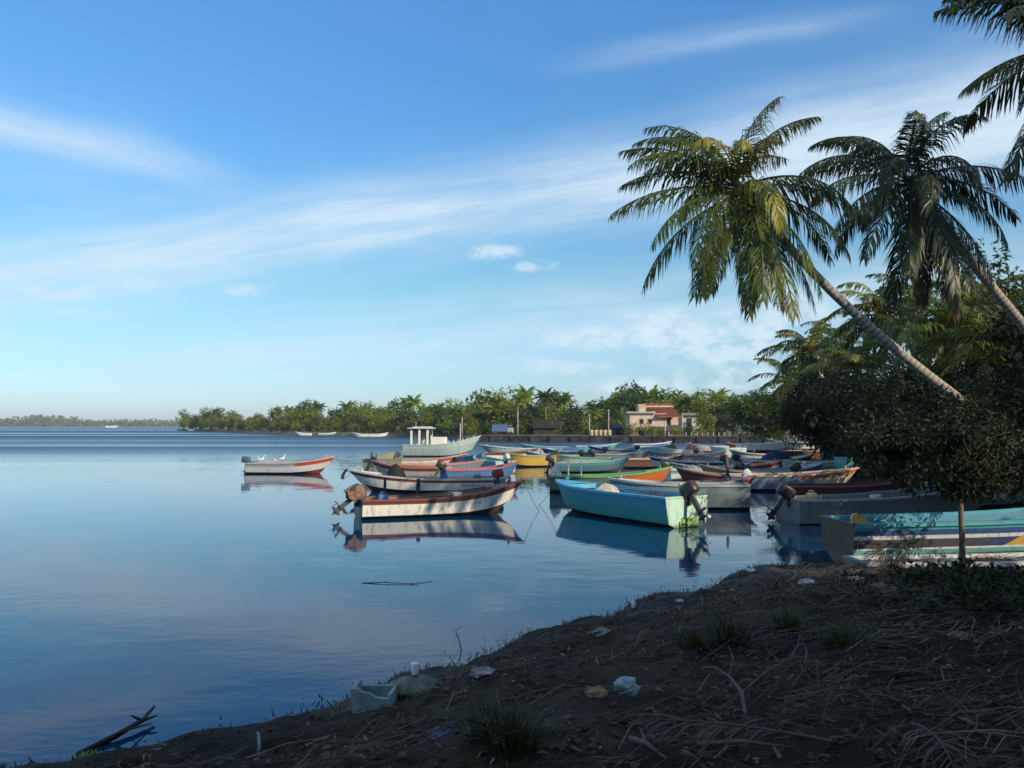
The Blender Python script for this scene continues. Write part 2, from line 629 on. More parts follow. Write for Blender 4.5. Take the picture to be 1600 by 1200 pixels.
def water_mat():
    m, t, out = new_mat('lagoon_water')
    pos = t.add('ShaderNodeNewGeometry').outputs['Position']
    sp = t.add('ShaderNodeSeparateXYZ')
    t.put(sp.inputs[0], pos)
    dist = t.v('LENGTH', t.mapping(pos, scale=(0.6, 1, 0)))
    n1 = t.noise(t.mapping(pos, scale=(0.55, 1.0, 1), rot=(0, 0, R(12))), 1.1, 3, 0.5, dist=0.3)
    n2 = t.noise(t.mapping(pos, scale=(0.6, 1.0, 1), rot=(0, 0, R(-18))), 4.5, 3, 0.55)
    n3 = t.noise(t.mapping(pos, scale=(0.35, 1, 1)), 0.10, 3, 0.5)
    n4 = t.noise(t.mapping(pos, scale=(0.045, 1, 1)), 0.018, 3, 0.55)                # long bands of ruffled and slick water
    h = t.m('ADD', t.m('MULTIPLY', n1, 1.0), t.m('MULTIPLY', n2, 0.25))
    amt = t.m('ADD', t.ramp(n3, 0.38, 0.7, 0.002, 0.008), t.ramp(dist, 8.0, 19.0, 0.004, 0.0))
    # beyond the moorings a breeze ruffles the surface: wavelets tilt it at random
    tex = t.add('ShaderNodeTexNoise')
    t.put(tex.inputs['Vector'], t.mapping(pos, scale=(0.5, 1, 1)))
    tex.inputs['Scale'].default_value = 2.3
    tex.inputs['Detail'].default_value = 2.0
    sl = t.v('SUBTRACT', tex.outputs['Color'], (0.5, 0.5, 0.5))
    k_ = t.m('MULTIPLY', t.ramp(dist, 28, 130, 0.0, 1.0), t.ramp(n4, 0.44, 0.58, 0.12, 0.40))
    k_ = t.m('ADD', k_, t.ramp(n3, 0.46, 0.62, 0.002, 0.040))
    sl = t.v('MULTIPLY', t.v('SCALE', sl, None, scale=k_), (1, 1, 0))
    nn = t.v('NORMALIZE', t.v('ADD', sl, (0, 0, 1)))
    bn = t.add('ShaderNodeBump')
    bn.inputs['Strength'].default_value = 1.0
    t.put(bn.inputs['Distance'], amt)
    t.put(bn.inputs['Height'], h)
    t.put(bn.inputs['Normal'], nn)
    b = t.add('ShaderNodeBsdfPrincipled')
    b.inputs['Base Color'].default_value = (0.003, 0.038, 0.090, 1)
    t.put(b.inputs['Roughness'], t.m('ADD', 0.03, t.m('MULTIPLY', t.ramp(dist, 32, 150, 0.0, 1.0), t.ramp(n4, 0.43, 0.57, 0.22, 0.50))))
    b.inputs['IOR'].default_value = 1.30
    b.inputs['Specular IOR Level'].default_value = 0.5
    t.l.new(bn.outputs[0], b.inputs['Normal'])
    t.l.new(b.outputs[0], out.inputs[0])
    return m


wb = MB()
wb.quad_strip([[(-4500, -2400, 0), (4500, -2400, 0)], [(-4500, 5400, 0), (4500, 5400, 0)]])
tag(wb.build('water', water_mat()), kind='structure')

# far shore: low banks of land across the water
FARLAND = simple('far_bank_earth', (0.13, 0.115, 0.075), 0.95, 0.5, 0.25, 0.1, 0.0)


def bank(name, poly, h, edge):
    c = np.array(poly, float)
    n = len(c)
    mb = MB()
    inner = []
    for i in range(n):
        a, b_, d = c[i - 1], c[i], c[(i + 1) % n]
        e = (d - a)
        nrm = np.array([-e[1], e[0]]) / (np.hypot(*e) + 1e-9)
        inner.append(b_ + nrm * edge)
    if not inside(c, np.array([inner[1][0]]), np.array([inner[1][1]]))[0]:
        inner = [2 * c[i] - inner[i] for i in range(n)]
    mb.quad_strip([[(p[0], p[1], -0.3) for p in c], [(p[0], p[1], h) for p in inner]], True)
    mb.poly([(p[0], p[1], h) for p in inner])
    return tag(mb.build(name, FARLAND), kind='structure')


bank('far_shore', FAR, 1.0, 2.5)
bank('far_shore', [(-2600, 1700), (-1500, 1790), (-700, 1850), (-560, 2000), (-900, 2600), (-3200, 2600)], 1.2, 6)


# ------------------------------------------------------------------ trees
def leaf_cloud(rng, clumps, per, size, flat=0.5, droop=0.25, asp=0.42):
    """clumps: (centre, radius). Many small kite-shaped leaves spread through them."""
    V, F = [], []
    for (c, rad) in clumps:
        k = max(3, int(per * (0.6 + 0.8 * rng.random())))
        for _ in range(k):
            d = Vector((rng.gauss(0, 1), rng.gauss(0, 1), rng.gauss(0, 0.8)))
            if d.length < 1e-4:
                continue
            d.normalize()
            p = Vector(c) + d * rad * (0.35 + 0.65 * rng.random() ** 0.6)
            ax = (d + Vector((rng.uniform(-1, 1), rng.uniform(-1, 1), rng.uniform(-0.8, 0.6) - droop)) * 0.9).normalized()
            nrm = Vector((rng.uniform(-1, 1), rng.uniform(-1, 1), flat + rng.random()))
            sd = ax.cross(nrm)
            if sd.length < 1e-3:
                continue
            sd.normalize()
            up = sd.cross(ax)
            L = size * (0.65 + 0.7 * rng.random())
            W = L * asp
            b = len(V)
            V += [tuple(p), tuple(p + ax * L * 0.55 + sd * W * 0.5 + up * L * 0.06), tuple(p + ax * L - up * L * 0.10), tuple(p + ax * L * 0.55 - sd * W * 0.5 + up * L * 0.06)]
            F.append((b, b + 1, b + 2, b + 3))
    mb = MB()
    mb.v, mb.f = V, F
    return mb


def broadleaf(seed, H, CR, base, nclump, per, size, trunk_r, squash=0.8, lean=(0, 0), flat=0.5, sub=0.34):
    """returns (trunk mesh builder, crown mesh builder) of a spreading tree, height H, crown radius CR, crown from height base"""
    rng = random.Random(seed)
    cz = (base + H) / 2
    hz = (H - base) / 2
    tb = MB()
    top = Vector((lean[0], lean[1], base + hz * 0.5))
    pts = []
    for i in range(7):
        q = i / 6
        pts.append(Vector((top.x * q ** 1.4 + rng.uniform(-1, 1) * 0.06 * H * 0.15, top.y * q ** 1.4 + rng.uniform(-1, 1) * 0.06 * H * 0.15, -0.3 + (top.z + 0.3) * q)))
    tb.tube(pts, [trunk_r * (1.25 - 0.75 * (i / 6)) for i in range(7)], 8)
    clumps = []
    for k in range(nclump):
        while True:
            d = Vector((rng.uniform(-1, 1), rng.uniform(-1, 1), rng.uniform(-1, 1)))
            if 0.30 < d.length < 1.0:
                break
        bump = 0.78 + 0.30 * math.sin(3 * math.atan2(d.y, d.x) + seed) * math.cos(2.3 * d.z + seed) + rng.uniform(-0.10, 0.16)
        c = Vector((lean[0] + d.x * CR * bump, lean[1] + d.y * CR * bump, cz + d.z * hz * bump))
        if c.z < base:
            c.z = base + rng.random() * 0.3
        clumps.append((c, CR * sub * (0.6 + 0.6 * rng.random()) * squash))
    for k in range(min(9, nclump)):
        c = clumps[k][0]
        s0 = pts[3 + k % 4]
        mid = s0.lerp(c, 0.5) + Vector((0, 0, 0.08 * H))
        tb.tube([s0, mid, c], [trunk_r * 0.45, trunk_r * 0.28, trunk_r * 0.08], 5, False)
    return tb, leaf_cloud(rng, clumps, per, size, flat)


def frond_mesh(rng, L, e0, bend, droop=0.55, n=40, mat=None, wl=0.24, lw=0.055, twist=0.0, ragged=0.12, name='frond'):
    """a coconut frond along +X from the origin: arching midrib, two rows of hanging leaflets"""
    mb = MB()
    seg = 12
    pts, tans = [], []
    p = Vector((0, 0, 0))
    sway = rng.uniform(-0.25, 0.25) + twist
    for i in range(seg + 1):
        q = i / seg
        a = e0 - bend * q ** 1.25
        az = sway * q * q
        tdir = Vector((math.cos(a) * math.cos(az), math.cos(a) * math.sin(az), math.sin(a)))
        pts.append(p.copy())
        tans.append(tdir)
        p = p + tdir * (L / seg)
    mb.tube(pts, [0.0095 * L * (1 - 0.85 * i / seg) + 0.0012 * L for i in range(seg + 1)], 4, False)
    for i in range(n):
        q = 0.10 + 0.90 * i / (n - 1)
        f = q * seg
        k = min(int(f), seg - 1)
        o = pts[k].lerp(pts[k + 1], f - k)
        tg = tans[k].lerp(tans[k + 1], f - k).normalized()
        side = tg.cross(Vector((0, 0, 1)))
        if side.length < 0.15:
            side = Vector((0, 1, 0))
        side.normalize()
        upv = side.cross(tg).normalized()
        ll = L * wl * (0.45 + 0.75 * math.sin(math.pi * min(1, (q * 0.92 + 0.08)) ** 0.8)) * (0.85 + 0.3 * rng.random())
        if q > 0.9:
            ll *= 0.8
        for sgn in (-1, 1):
            if rng.random() < ragged:
                continue
            lim = 0.55 + 0.9 * rng.random()
            d1 = (side * sgn * 0.85 + tg * (0.50 + 0.55 * q) + upv * (0.20 - 0.25 * q) + Vector((0, 0, -droop * 0.55 * lim))
                  + Vector((rng.uniform(-1, 1), rng.uniform(-1, 1), rng.uniform(-1, 1))) * 0.20).normalized()
            d2 = (d1 + Vector((0, 0, -droop * 1.9 * lim)) + tg * 0.15 + Vector((rng.uniform(-1, 1), rng.uniform(-1, 1), 0)) * 0.15).normalized()
            m1 = o + d1 * ll * 0.5
            m2 = m1 + d2 * ll * 0.55
            wv = tg.cross(d1).cross(d1)
            wv = (tg - d1 * tg.dot(d1))
            if wv.length < 1e-3:
                continue
            wv.normalize()
            b = len(mb.v)
            mb.v += [tuple(o + wv * lw * 0.3), tuple(o - wv * lw * 0.3), tuple(m1 - wv * lw * 0.5), tuple(m1 + wv * lw * 0.5), tuple(m2)]
            mb.f += [(b, b + 1, b + 2, b + 3), (b + 3, b + 2, b + 4)]
    return mb.mesh(name, mat)


FROND_BANK = {}


def frond_variant(key, e0, bend, L, mat, **kw):
    kk = (key, round(e0, 2), round(bend, 2), round(L, 1), mat.name)
    if kk not in FROND_BANK:
        FROND_BANK[kk] = frond_mesh(random.Random(hash((round(e0, 2), round(bend, 2), key)) & 0xffff), L, e0, bend, mat=mat, **kw)
    return FROND_BANK[kk]


def trunk_with_uv(pts, rads, name, mat, parent, n=10):
    mb = MB()
    mb.tube(pts, rads, n)
    me = mb.mesh(name, mat, True)
    uvl = me.uv_layers.new(name='UVMap')
    ring = len(pts)
    acc = [0.0]
    for i in range(1, ring):
        acc.append(acc[-1] + (Vector(pts[i]) - Vector(pts[i - 1])).length)
    for lp in me.loops:
        vi = lp.vertex_index
        uvl.data[lp.index].uv = ((vi % n) / n, acc[min(vi // n, ring - 1)])
    return link(name, me, parent)


def bez(p0, p1, p2, p3, n):
    out = []
    for i in range(n + 1):
        t = i / n
        out.append(p0 * (1 - t) ** 3 + p1 * 3 * t * (1 - t) ** 2 + p2 * 3 * t * t * (1 - t) + p3 * t ** 3)
    return out


def palm(label, base, ctrl, r0, r1, fronds, seed, mats, group=None, nuts=6, leaf_kw=None, seg=22, boots=True):
    """fronds: (azimuth deg, start elevation deg, bend deg, length, material key)"""
    rng = random.Random(seed)
    root = thing('palm_tree', label, 'palm tree', base, 0, group)
    base = Vector(base)
    loc = [Vector(c) - base for c in ctrl]
    pts = bez(Vector((0, 0, -0.4)), loc[0], loc[1], loc[2], seg)
    rads = [r1 + (r0 - r1) * (1 - i / seg) ** 1.1 + (0.10 * math.exp(-i / 1.3)) for i in range(seg + 1)]
    trunk_with_uv(pts, rads, 'trunk', PALMBARK, root)
    top = pts[-1]
    axis_ = (pts[-1] - pts[-3]).normalized()
    hb = MB()
    hb.tube([top - axis_ * 0.2, top + axis_ * 0.25, top + axis_ * 0.65], [r1 * 1.15, r1 * 1.35, r1 * 0.4], 8)
    hb.build('crown_heart', simple('palm_fibre', (0.20, 0.15, 0.07), 0.9, 0.5, 12, 0.1, 0.8, 0.02), root)
    top = top + axis_ * 0.35
    for (az, e0, bend, L, mk) in fronds:
        me = frond_mesh(rng, L, R(e0), R(bend), mat=mats[mk], **(leaf_kw or {})) if leaf_kw is not None and leaf_kw.get('own') is None else None
        if me is None:
            kw = {k: v for k, v in (leaf_kw or {}).items() if k != 'own'}
            me = frond_variant('p', R(round(e0 / 8) * 8), R(round(bend / 10) * 10), round(L * 2) / 2, mats[mk], **kw)
        fo = link('frond', me, root, top + axis_ * (0.25 * math.sin(R(e0))) - Vector((0, 0, 0.05)))
        fo.rotation_euler = (rng.uniform(-0.25, 0.25), 0, R(az))
        if mk == 'y':
            fo['label'] = 'yellowing frond catching the sun'
        if mk == 'd':
            fo['label'] = 'dry brown frond hanging down'
    for k in range(nuts):
        a = rng.uniform(0, 2 * math.pi)
        nb = MB()
        rr = 0.10
        rows = []
        for i in range(6):
            th = math.pi * (0.06 + 0.88 * i / 5)
            rows.append([(rr * math.sin(th) * math.cos(2 * math.pi * j / 8), rr * math.sin(th) * math.sin(2 * math.pi * j / 8), rr * 1.25 * math.cos(th)) for j in range(8)])
        nb.quad_strip(rows, True)
        nb.build('coconut', simple('coconut_husk', (0.16, 0.15, 0.04), 0.6, 0.4, 6), root, True,
                 top + Vector((math.cos(a) * 0.26, math.sin(a) * 0.26, -0.28 - 0.12 * rng.random())))
    return root


PM = {'g': FROND, 'y': FROND_Y, 'k': FROND_SHADED, 'd': FROND_DRY}

# the leaning palm in the middle of the picture
pb = PD(1790, 800, 20.5)
pb.z = gz(pb.x, pb.y)
c3 = PD(1172, 312, 20.0)
main_fronds = [
    (25, 76, 46, 3.2, 'g'), (8, 64, 62, 3.1, 'g'), (165, 70, 78, 3.2, 'g'), (140, 74, 95, 2.9, 'g'), (262, 62, 128, 2.3, 'y'), (300, 66, 120, 2.2, 'y'), (230, 58, 110, 2.5, 'y'),
    (176, 44, 66, 3.3, 'g'), (198, 40, 84, 3.3, 'g'), (168, 28, 60, 3.2, 'g'), (186, 6, 48, 3.7, 'g'), (206, -8, 56, 3.7, 'g'),
    (224, -18, 60, 3.7, 'g'), (240, -34, 48, 3.8, 'g'), (256, -44, 40, 3.7, 'g'), (272, -38, 48, 3.8, 'g'), (286, -50, 36, 3.8, 'g'), (300, -46, 42, 3.6, 'g'), (276, 8, 118, 2.9, 'y'),
    (316, -34, 52, 3.6, 'g'), (336, -10, 66, 3.4, 'g'), (352, 10, 72, 3.5, 'g'), (338, 18, 92, 3.3, 'g'), (12, -6, 66, 3.3, 'g'),
    (70, 30, 75, 3.0, 'g'), (115, 25, 75, 3.0, 'g'), (90, -25, 60, 3.2, 'g'), (262, -64, 20, 3.4, 'd'), (216, -34, 44, 3.9, 'g'), (196, -22, 52, 3.9, 'g'), (180, 56, 84, 3.1, 'g'), (310, -58, 26, 3.4, 'd'), (325, -50, 34, 3.5, 'g'), (150, 50, 80, 3.0, 'g'), (40, 50, 60, 3.0, 'g'),
]
main_fronds = [(a_, e_, b_, l_ * 0.93, m_) for a_, e_, b_, l_, m_ in main_fronds]
palm('leaning coconut palm stretching over the water, yellow heart fronds, smooth grey trunk', pb,
     [PD(1690, 735, 20.5), PD(1385, 592, 20.2), c3], 0.165, 0.098, main_fronds, 11, PM, None, 7, {'n': 80, 'lw': 0.036, 'droop': 1.0, 'wl': 0.215, 'ragged': 0.22})

# the darker palm to its right
pb = PD(1840, 760, 24.5)
pb.z = gz(pb.x, pb.y)
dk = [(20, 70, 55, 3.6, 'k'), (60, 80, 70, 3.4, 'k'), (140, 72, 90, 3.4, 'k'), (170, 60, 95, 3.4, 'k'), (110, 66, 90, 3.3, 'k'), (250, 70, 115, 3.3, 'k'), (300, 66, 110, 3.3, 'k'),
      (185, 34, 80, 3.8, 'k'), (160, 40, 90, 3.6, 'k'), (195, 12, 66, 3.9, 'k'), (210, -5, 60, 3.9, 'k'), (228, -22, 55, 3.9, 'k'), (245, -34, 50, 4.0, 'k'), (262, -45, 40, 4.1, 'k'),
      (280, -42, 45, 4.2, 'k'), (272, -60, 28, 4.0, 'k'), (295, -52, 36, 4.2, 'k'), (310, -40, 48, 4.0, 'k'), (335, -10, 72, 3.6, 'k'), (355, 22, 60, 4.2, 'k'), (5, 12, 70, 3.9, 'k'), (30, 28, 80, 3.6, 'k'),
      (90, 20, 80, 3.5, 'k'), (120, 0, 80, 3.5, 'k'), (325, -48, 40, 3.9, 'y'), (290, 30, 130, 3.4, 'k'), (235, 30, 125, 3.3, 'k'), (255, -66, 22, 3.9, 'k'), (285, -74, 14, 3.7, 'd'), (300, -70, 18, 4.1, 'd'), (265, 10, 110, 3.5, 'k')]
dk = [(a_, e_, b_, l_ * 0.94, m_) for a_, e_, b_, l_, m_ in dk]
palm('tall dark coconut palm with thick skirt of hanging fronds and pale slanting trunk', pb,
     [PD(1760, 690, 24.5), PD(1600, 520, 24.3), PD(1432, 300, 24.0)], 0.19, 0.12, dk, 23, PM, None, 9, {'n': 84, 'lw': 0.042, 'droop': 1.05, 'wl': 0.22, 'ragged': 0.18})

# an unseen taller palm, added to the right to keep it in shade
palm('unseen tallest coconut palm added at right to shade the dark palm', (20.6, 18.6, gz(20.6, 18.6)), [(20.4, 18.6, 5.0), (19.4, 18.2, 9.5), (18.7, 18.0, 13.4)], 0.19, 0.12,
     [(i * 137.5, 62 - 4.0 * i, 70, 4.2, 'g') for i in range(30)], 41, PM, 'coconut palms of the right-hand grove', 4, {'own': 1, 'n': 36, 'lw': 0.10, 'droop': 0.6, 'wl': 0.22, 'ragged': 0.1}, 10)

# the palm cut off by the upper right corner
pb = PD(1980, 830, 17.0)
pb.z = gz(pb.x, pb.y)
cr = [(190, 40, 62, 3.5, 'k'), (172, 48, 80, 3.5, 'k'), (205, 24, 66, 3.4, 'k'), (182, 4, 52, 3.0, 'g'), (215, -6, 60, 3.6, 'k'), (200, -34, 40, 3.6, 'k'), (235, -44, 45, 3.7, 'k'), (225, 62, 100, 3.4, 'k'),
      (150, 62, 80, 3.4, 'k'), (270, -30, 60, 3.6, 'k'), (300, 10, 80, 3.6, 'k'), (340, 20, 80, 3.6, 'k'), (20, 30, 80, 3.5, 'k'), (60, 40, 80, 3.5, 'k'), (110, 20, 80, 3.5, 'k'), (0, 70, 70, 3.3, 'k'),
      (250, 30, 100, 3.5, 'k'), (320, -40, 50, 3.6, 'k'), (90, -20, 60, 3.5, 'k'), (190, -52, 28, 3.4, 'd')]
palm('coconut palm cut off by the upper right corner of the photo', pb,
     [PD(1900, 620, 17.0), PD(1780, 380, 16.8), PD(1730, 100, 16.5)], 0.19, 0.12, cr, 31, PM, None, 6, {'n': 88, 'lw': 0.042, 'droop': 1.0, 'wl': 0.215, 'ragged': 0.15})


def ring_fronds(rng, n, L, mk='g'):
    out = []
    for i in range(n):
        q = i / n
        e = 80 - 125 * q + rng.uniform(-8, 8)
        out.append((i * 137.5 + rng.uniform(-15, 15), e, 55 + 45 * (1 - q) + rng.uniform(-10, 10), L * (0.8 + 0.3 * rng.random()), mk if rng.random() > 0.20 else 'y'))
    return out


rngp = random.Random(77)
mid = [  # crown pixel, distance, trunk lean, length of frond, label
    (1268, 562, 58, 0.6, 3.9, 'medium coconut palm, leftmost of the grove behind the leaning trunk', 'g'),
    (1480, 528, 40, 0.8, 3.6, 'coconut palm with sunlit crown just under the dark palm', 'g'),
    (1372, 500, 52, -0.5, 3.9, 'coconut palm crown between the two slanting trunks', 'g'),
    (1340, 590, 50, 0.4, 3.6, 'low coconut palm half hidden beneath the leaning trunk', 'g'),
    (1560, 560, 36, 0.9, 3.5, 'coconut palm at right edge behind the dark bushes', 'g'),
    (1425, 488, 62, 0.5, 4.2, 'sunlit coconut palm peeping out below the hanging skirt of the dark palm', 'g'),
    (1535, 505, 50, 0.6, 4.0, 'coconut palm crossed by the pale slanting trunk of the dark palm', 'g'),
    (1318, 545, 72, 0.6, 4.4, 'farther coconut palm just right of the leftmost grove palm', 'g'),
    (1232, 600, 80, 0.6, 3.9, 'small coconut palm rising behind the rounded tree', 'g'),
]
for (x, y, d, lean, L, lab, mk) in mid:
    c = PD(x, y, d)
    b = Vector((c.x + lean, c.y + 0.8, 0))
    b.z = gz(b.x, b.y)
    palm(lab, b, [b + (c - b) * 0.33 + Vector((lean * 0.4, 0, 0)), b + (c - b) * 0.7 + Vector((lean * 0.3, 0, 0)), c], 0.17, 0.11,
         ring_fronds(rngp, 26, L, mk), rngp.randint(0, 999), PM, 'coconut palms of the right-hand grove', 3, {'own': 1, 'n': 36, 'lw': 0.10, 'droop': 0.6, 'wl': 0.21, 'ragged': 0.15}, 10)


def place_tree(name, label, cat, meshes, loc, rotz, scale=1.0, group=None):
    o = thing(name, label, cat, loc, rotz, group)
    o.scale = scale if isinstance(scale, tuple) else (scale,) * 3
    link('trunk', meshes[0], o)
    link('crown', meshes[1], o)
    return o


def tree_meshes(seed, H, CR, base, nclump, per, size, tr, mat, **kw):
    a, b = broadleaf(seed, H, CR, base, nclump, per, size, tr, **kw)
    return a.mesh('trunk', BARK, True), b.mesh('crown', mat)


# dark trees along the right-hand bank
def lobed(seed, lobes, nclump, per, size, trunk_r, mat):
    """a ragged small tree: several separate leafy boughs on a thin forking stem"""
    rng = random.Random(seed)
    tb = MB()
    fork = Vector((0.05, 0.03, lobes[0][0][2] * 0.62))
    tb.tube([Vector((0, 0, -0.2)), Vector((0.03, 0.0, fork.z * 0.5)), fork], [trunk_r * 1.15, trunk_r, trunk_r * 0.85], 8)
    clumps = []
    for (c, rx, rz_) in lobes:
        c = Vector(c)
        mid_ = fork.lerp(c, 0.5) + Vector((rng.uniform(-.1, .1), rng.uniform(-.1, .1), 0.12))
        tb.tube([fork, mid_, c], [trunk_r * 0.6, trunk_r * 0.42, trunk_r * 0.15], 6, False)
        for _ in range(nclump):
            d = Vector((rng.gauss(0, 0.55), rng.gauss(0, 0.55), rng.gauss(0, 0.5)))
            q = c + Vector((d.x * rx, d.y * rx, d.z * rz_))
            clumps.append((q, 0.13 + 0.14 * rng.random()))
            if rng.random() < 0.35:
                tb.tube([mid_.lerp(c, 0.6), q], [trunk_r * 0.14, trunk_r * 0.05], 4, False)
    return tb.mesh('trunk', BARK, True), leaf_cloud(rng, clumps, per, size, 0.4, 0.45).mesh('crown', mat)


near_small = lobed(5, [((-0.75, 0.1, 2.00), 0.55, 0.34), ((-0.2, -0.2, 2.40), 0.65, 0.42), ((0.7, 0.2, 2.20), 0.80, 0.50), ((1.5, 0.0, 1.90), 0.80, 0.42), ((0.3, 0.3, 1.72), 0.80, 0.20), ((-1.25, 0.5, 2.35), 0.50, 0.26), ((2.1, 0.4, 2.05), 0.8, 0.50), ((-0.2, -0.3, 1.62), 0.45, 0.18)], 36, 50, 0.10, 0.050, LEAF_DARK)
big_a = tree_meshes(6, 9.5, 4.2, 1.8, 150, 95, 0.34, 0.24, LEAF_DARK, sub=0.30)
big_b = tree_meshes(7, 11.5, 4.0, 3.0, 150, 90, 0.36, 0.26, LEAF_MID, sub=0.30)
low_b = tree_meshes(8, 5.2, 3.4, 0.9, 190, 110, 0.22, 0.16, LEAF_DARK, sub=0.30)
mid_b = tree_meshes(9, 8.0, 5.0, 0.8, 170, 70, 0.50, 0.22, LEAF_MID, sub=0.28)


def on_ground(x, y):
    return (x, y, gz(x, y))


b = G(1503, 897)
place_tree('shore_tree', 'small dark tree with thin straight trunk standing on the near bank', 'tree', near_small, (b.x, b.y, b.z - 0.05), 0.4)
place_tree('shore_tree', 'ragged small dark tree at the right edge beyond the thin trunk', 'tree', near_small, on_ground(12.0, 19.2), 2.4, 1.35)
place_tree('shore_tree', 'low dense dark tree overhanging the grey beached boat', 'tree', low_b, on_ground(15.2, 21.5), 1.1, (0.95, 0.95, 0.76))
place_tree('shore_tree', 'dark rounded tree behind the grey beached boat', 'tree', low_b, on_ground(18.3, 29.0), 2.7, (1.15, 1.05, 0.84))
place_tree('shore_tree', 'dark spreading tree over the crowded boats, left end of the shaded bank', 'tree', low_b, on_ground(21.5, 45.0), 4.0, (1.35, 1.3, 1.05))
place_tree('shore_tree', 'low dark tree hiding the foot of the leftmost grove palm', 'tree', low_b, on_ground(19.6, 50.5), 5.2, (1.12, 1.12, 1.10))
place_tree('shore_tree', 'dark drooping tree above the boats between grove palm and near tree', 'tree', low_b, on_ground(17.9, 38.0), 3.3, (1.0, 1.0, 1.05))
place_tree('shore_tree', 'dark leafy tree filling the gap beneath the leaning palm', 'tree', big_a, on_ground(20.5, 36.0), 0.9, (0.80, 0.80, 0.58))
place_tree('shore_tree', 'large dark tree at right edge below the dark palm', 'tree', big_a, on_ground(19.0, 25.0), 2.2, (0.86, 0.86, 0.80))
place_tree('broadleaf_tree', 'tall sunlit tree behind the dark palm trunk', 'tree', big_b, on_ground(26.8, 46.0), 0.3, (0.95, 0.95, 1.0))
place_tree('broadleaf_tree', 'bright green tree at the right edge under the sky', 'tree', big_b, on_ground(27.5, 41.0), 2.3, (0.9, 0.9, 0.78))
place_tree('broadleaf_tree', 'broad rounded green tree right of the red roofed house', 'tree', mid_b, (33.5, 110.0, 0.4), 1.0, (1.05, 1.0, 0.88))
place_tree('broadleaf_tree', 'shaded tree between rounded tree and palm grove', 'tree', mid_b, on_ground(29.0, 72.0), 2.0, (0.8, 0.8, 0.68))
# the wood behind and to the right of the photographer: it throws the shade over the near bank
shade_spots = [(6.2, -3.6, 0.0, 0.85), (10.2, -2.0, 1.2, 0.95), (2.5, -7.0, 2.4, 0.9), (13.5, 2.2, 3.1, 0.95), (-2.5, -8.0, 2.9, 0.85), (20.8, 2.6, 5.0, 0.80), (21.5, 12.0, 0.7, 0.85),
               (14.5, -6.0, 4.1, 1.0), (7.0, -10.0, 3.6, 1.0), (24.5, 19.0, 0.2, 1.15), (27.0, 11.0, 1.2, 1.3), (25.5, 30.5, 2.2, 0.9), (-7.0, -9.5, 1.9, 0.85), (-13.0, -13.0, 2.6, 0.85)]
for i, (x, y, rz, s) in enumerate(shade_spots):
    place_tree('shade_tree', 'shade tree of the wood behind the photographer, outside the picture', 'tree', big_a, on_ground(x, y), rz, s, 'wood behind the photographer')

place_tree('shade_tree', 'low shade tree beside the landing, outside the picture at right', 'tree', low_b, on_ground(14.9, 5.9), 1.0, 0.9, 'wood behind the photographer')

# ------------------------------------------------------------------ far shore trees
rngf = random.Random(4)
far_bl = [tree_meshes(40 + i, 9.0 + i, 4.2, 1.0, 46, 26, 0.95, 0.2, (LEAF_FAR, LEAF_FARDK, LEAF_FAR, LEAF_FARDK)[i], sub=0.30) for i in range(4)]


def far_palm_mesh(seed, H):
    rng = random.Random(seed)
    tb = MB()
    lx, ly = rng.uniform(-1.5, 1.5), rng.uniform(-1, 1)
    tb.tube([(0, 0, -0.3), (lx * 0.3, ly * 0.3, H * 0.5), (lx, ly, H)], [0.22, 0.16, 0.13], 6)
    cb = MB()
    top = Vector((lx, ly, H))
    for i in range(20):
        q = i / 20
        e = R(78 - 120 * q + rng.uniform(-8, 8))
        az = i * 2.4 + rng.uniform(-0.2, 0.2)
        L = rng.uniform(3.0, 4.2)
        p = top.copy()
        prev = None
        for s_ in range(7):
            t_ = s_ / 6
            a = e - R(75) * t_
            tg = Vector((math.cos(a) * math.cos(az), math.cos(a) * math.sin(az), math.sin(a)))
            side = Vector((-math.sin(az), math.cos(az), 0))
            wd = 0.75 * math.sin(math.pi * (0.12 + 0.80 * t_)) + 0.05
            if prev is not None:
                for sg in (-1, 1):                      # ragged leaflets hanging off both sides of the rib
                    for h_ in range(2):
                        u0, u1 = h_ / 2, h_ / 2 + 0.36
                        a0, a1 = prev.lerp(p, u0), prev.lerp(p, u1)
                        drop = Vector((0, 0, -wd * (0.5 + 0.5 * rng.random())))
                        cb.poly([a0, a1, a1 + side * sg * wd * 0.8 + drop + tg * 0.25, a0 + side * sg * wd * 0.7 + drop + tg * 0.15])
            prev = p.copy()
            p = p + tg * (L / 6)
    return tb.mesh('trunk', PALMBARK, True), cb.mesh('crown', (LEAF_FAR, LEAF_FARDK)[seed % 2])


far_pm = [far_palm_mesh(60 + i, 8.5 + 0.9 * (i % 4)) for i in range(5)]
WHERE = [(345, 'on the tip of the wooded point'), (430, 'above the lone boat'), (515, 'above the row of tiny far boats'), (580, 'between the tiny far boats and the trawler'),
         (645, 'just left of the trawler wheelhouse'), (700, 'behind the trawler wheelhouse'), (760, 'behind the trawler bow'), (820, 'behind the blue truck'), (880, 'above the dark thatched shed'),
         (940, 'behind the paired utility poles'), (1000, 'left behind the red roofed house'), (1060, 'directly behind the red roofed house'), (1110, 'right behind the white wing of the house'), (1300, 'beside the broad rounded tree')]
ROWS = ('in the front row', 'in the middle row', 'in the tall back row')


def where(x):
    return next(t for lim, t in WHERE if x < lim)


def far_y(x):
    """distance of the far waterline under picture column x"""
    tab = [(285, 458), (320, 400), (360, 345), (400, 300), (460, 262), (560, 230), (640, 200), (700, 178), (750, 158), (1160, 150)]
    for (a, da), (b_, db) in zip(tab, tab[1:]):
        if x <= b_:
            return da + (db - da) * (x - a) / (b_ - a)
    return 150


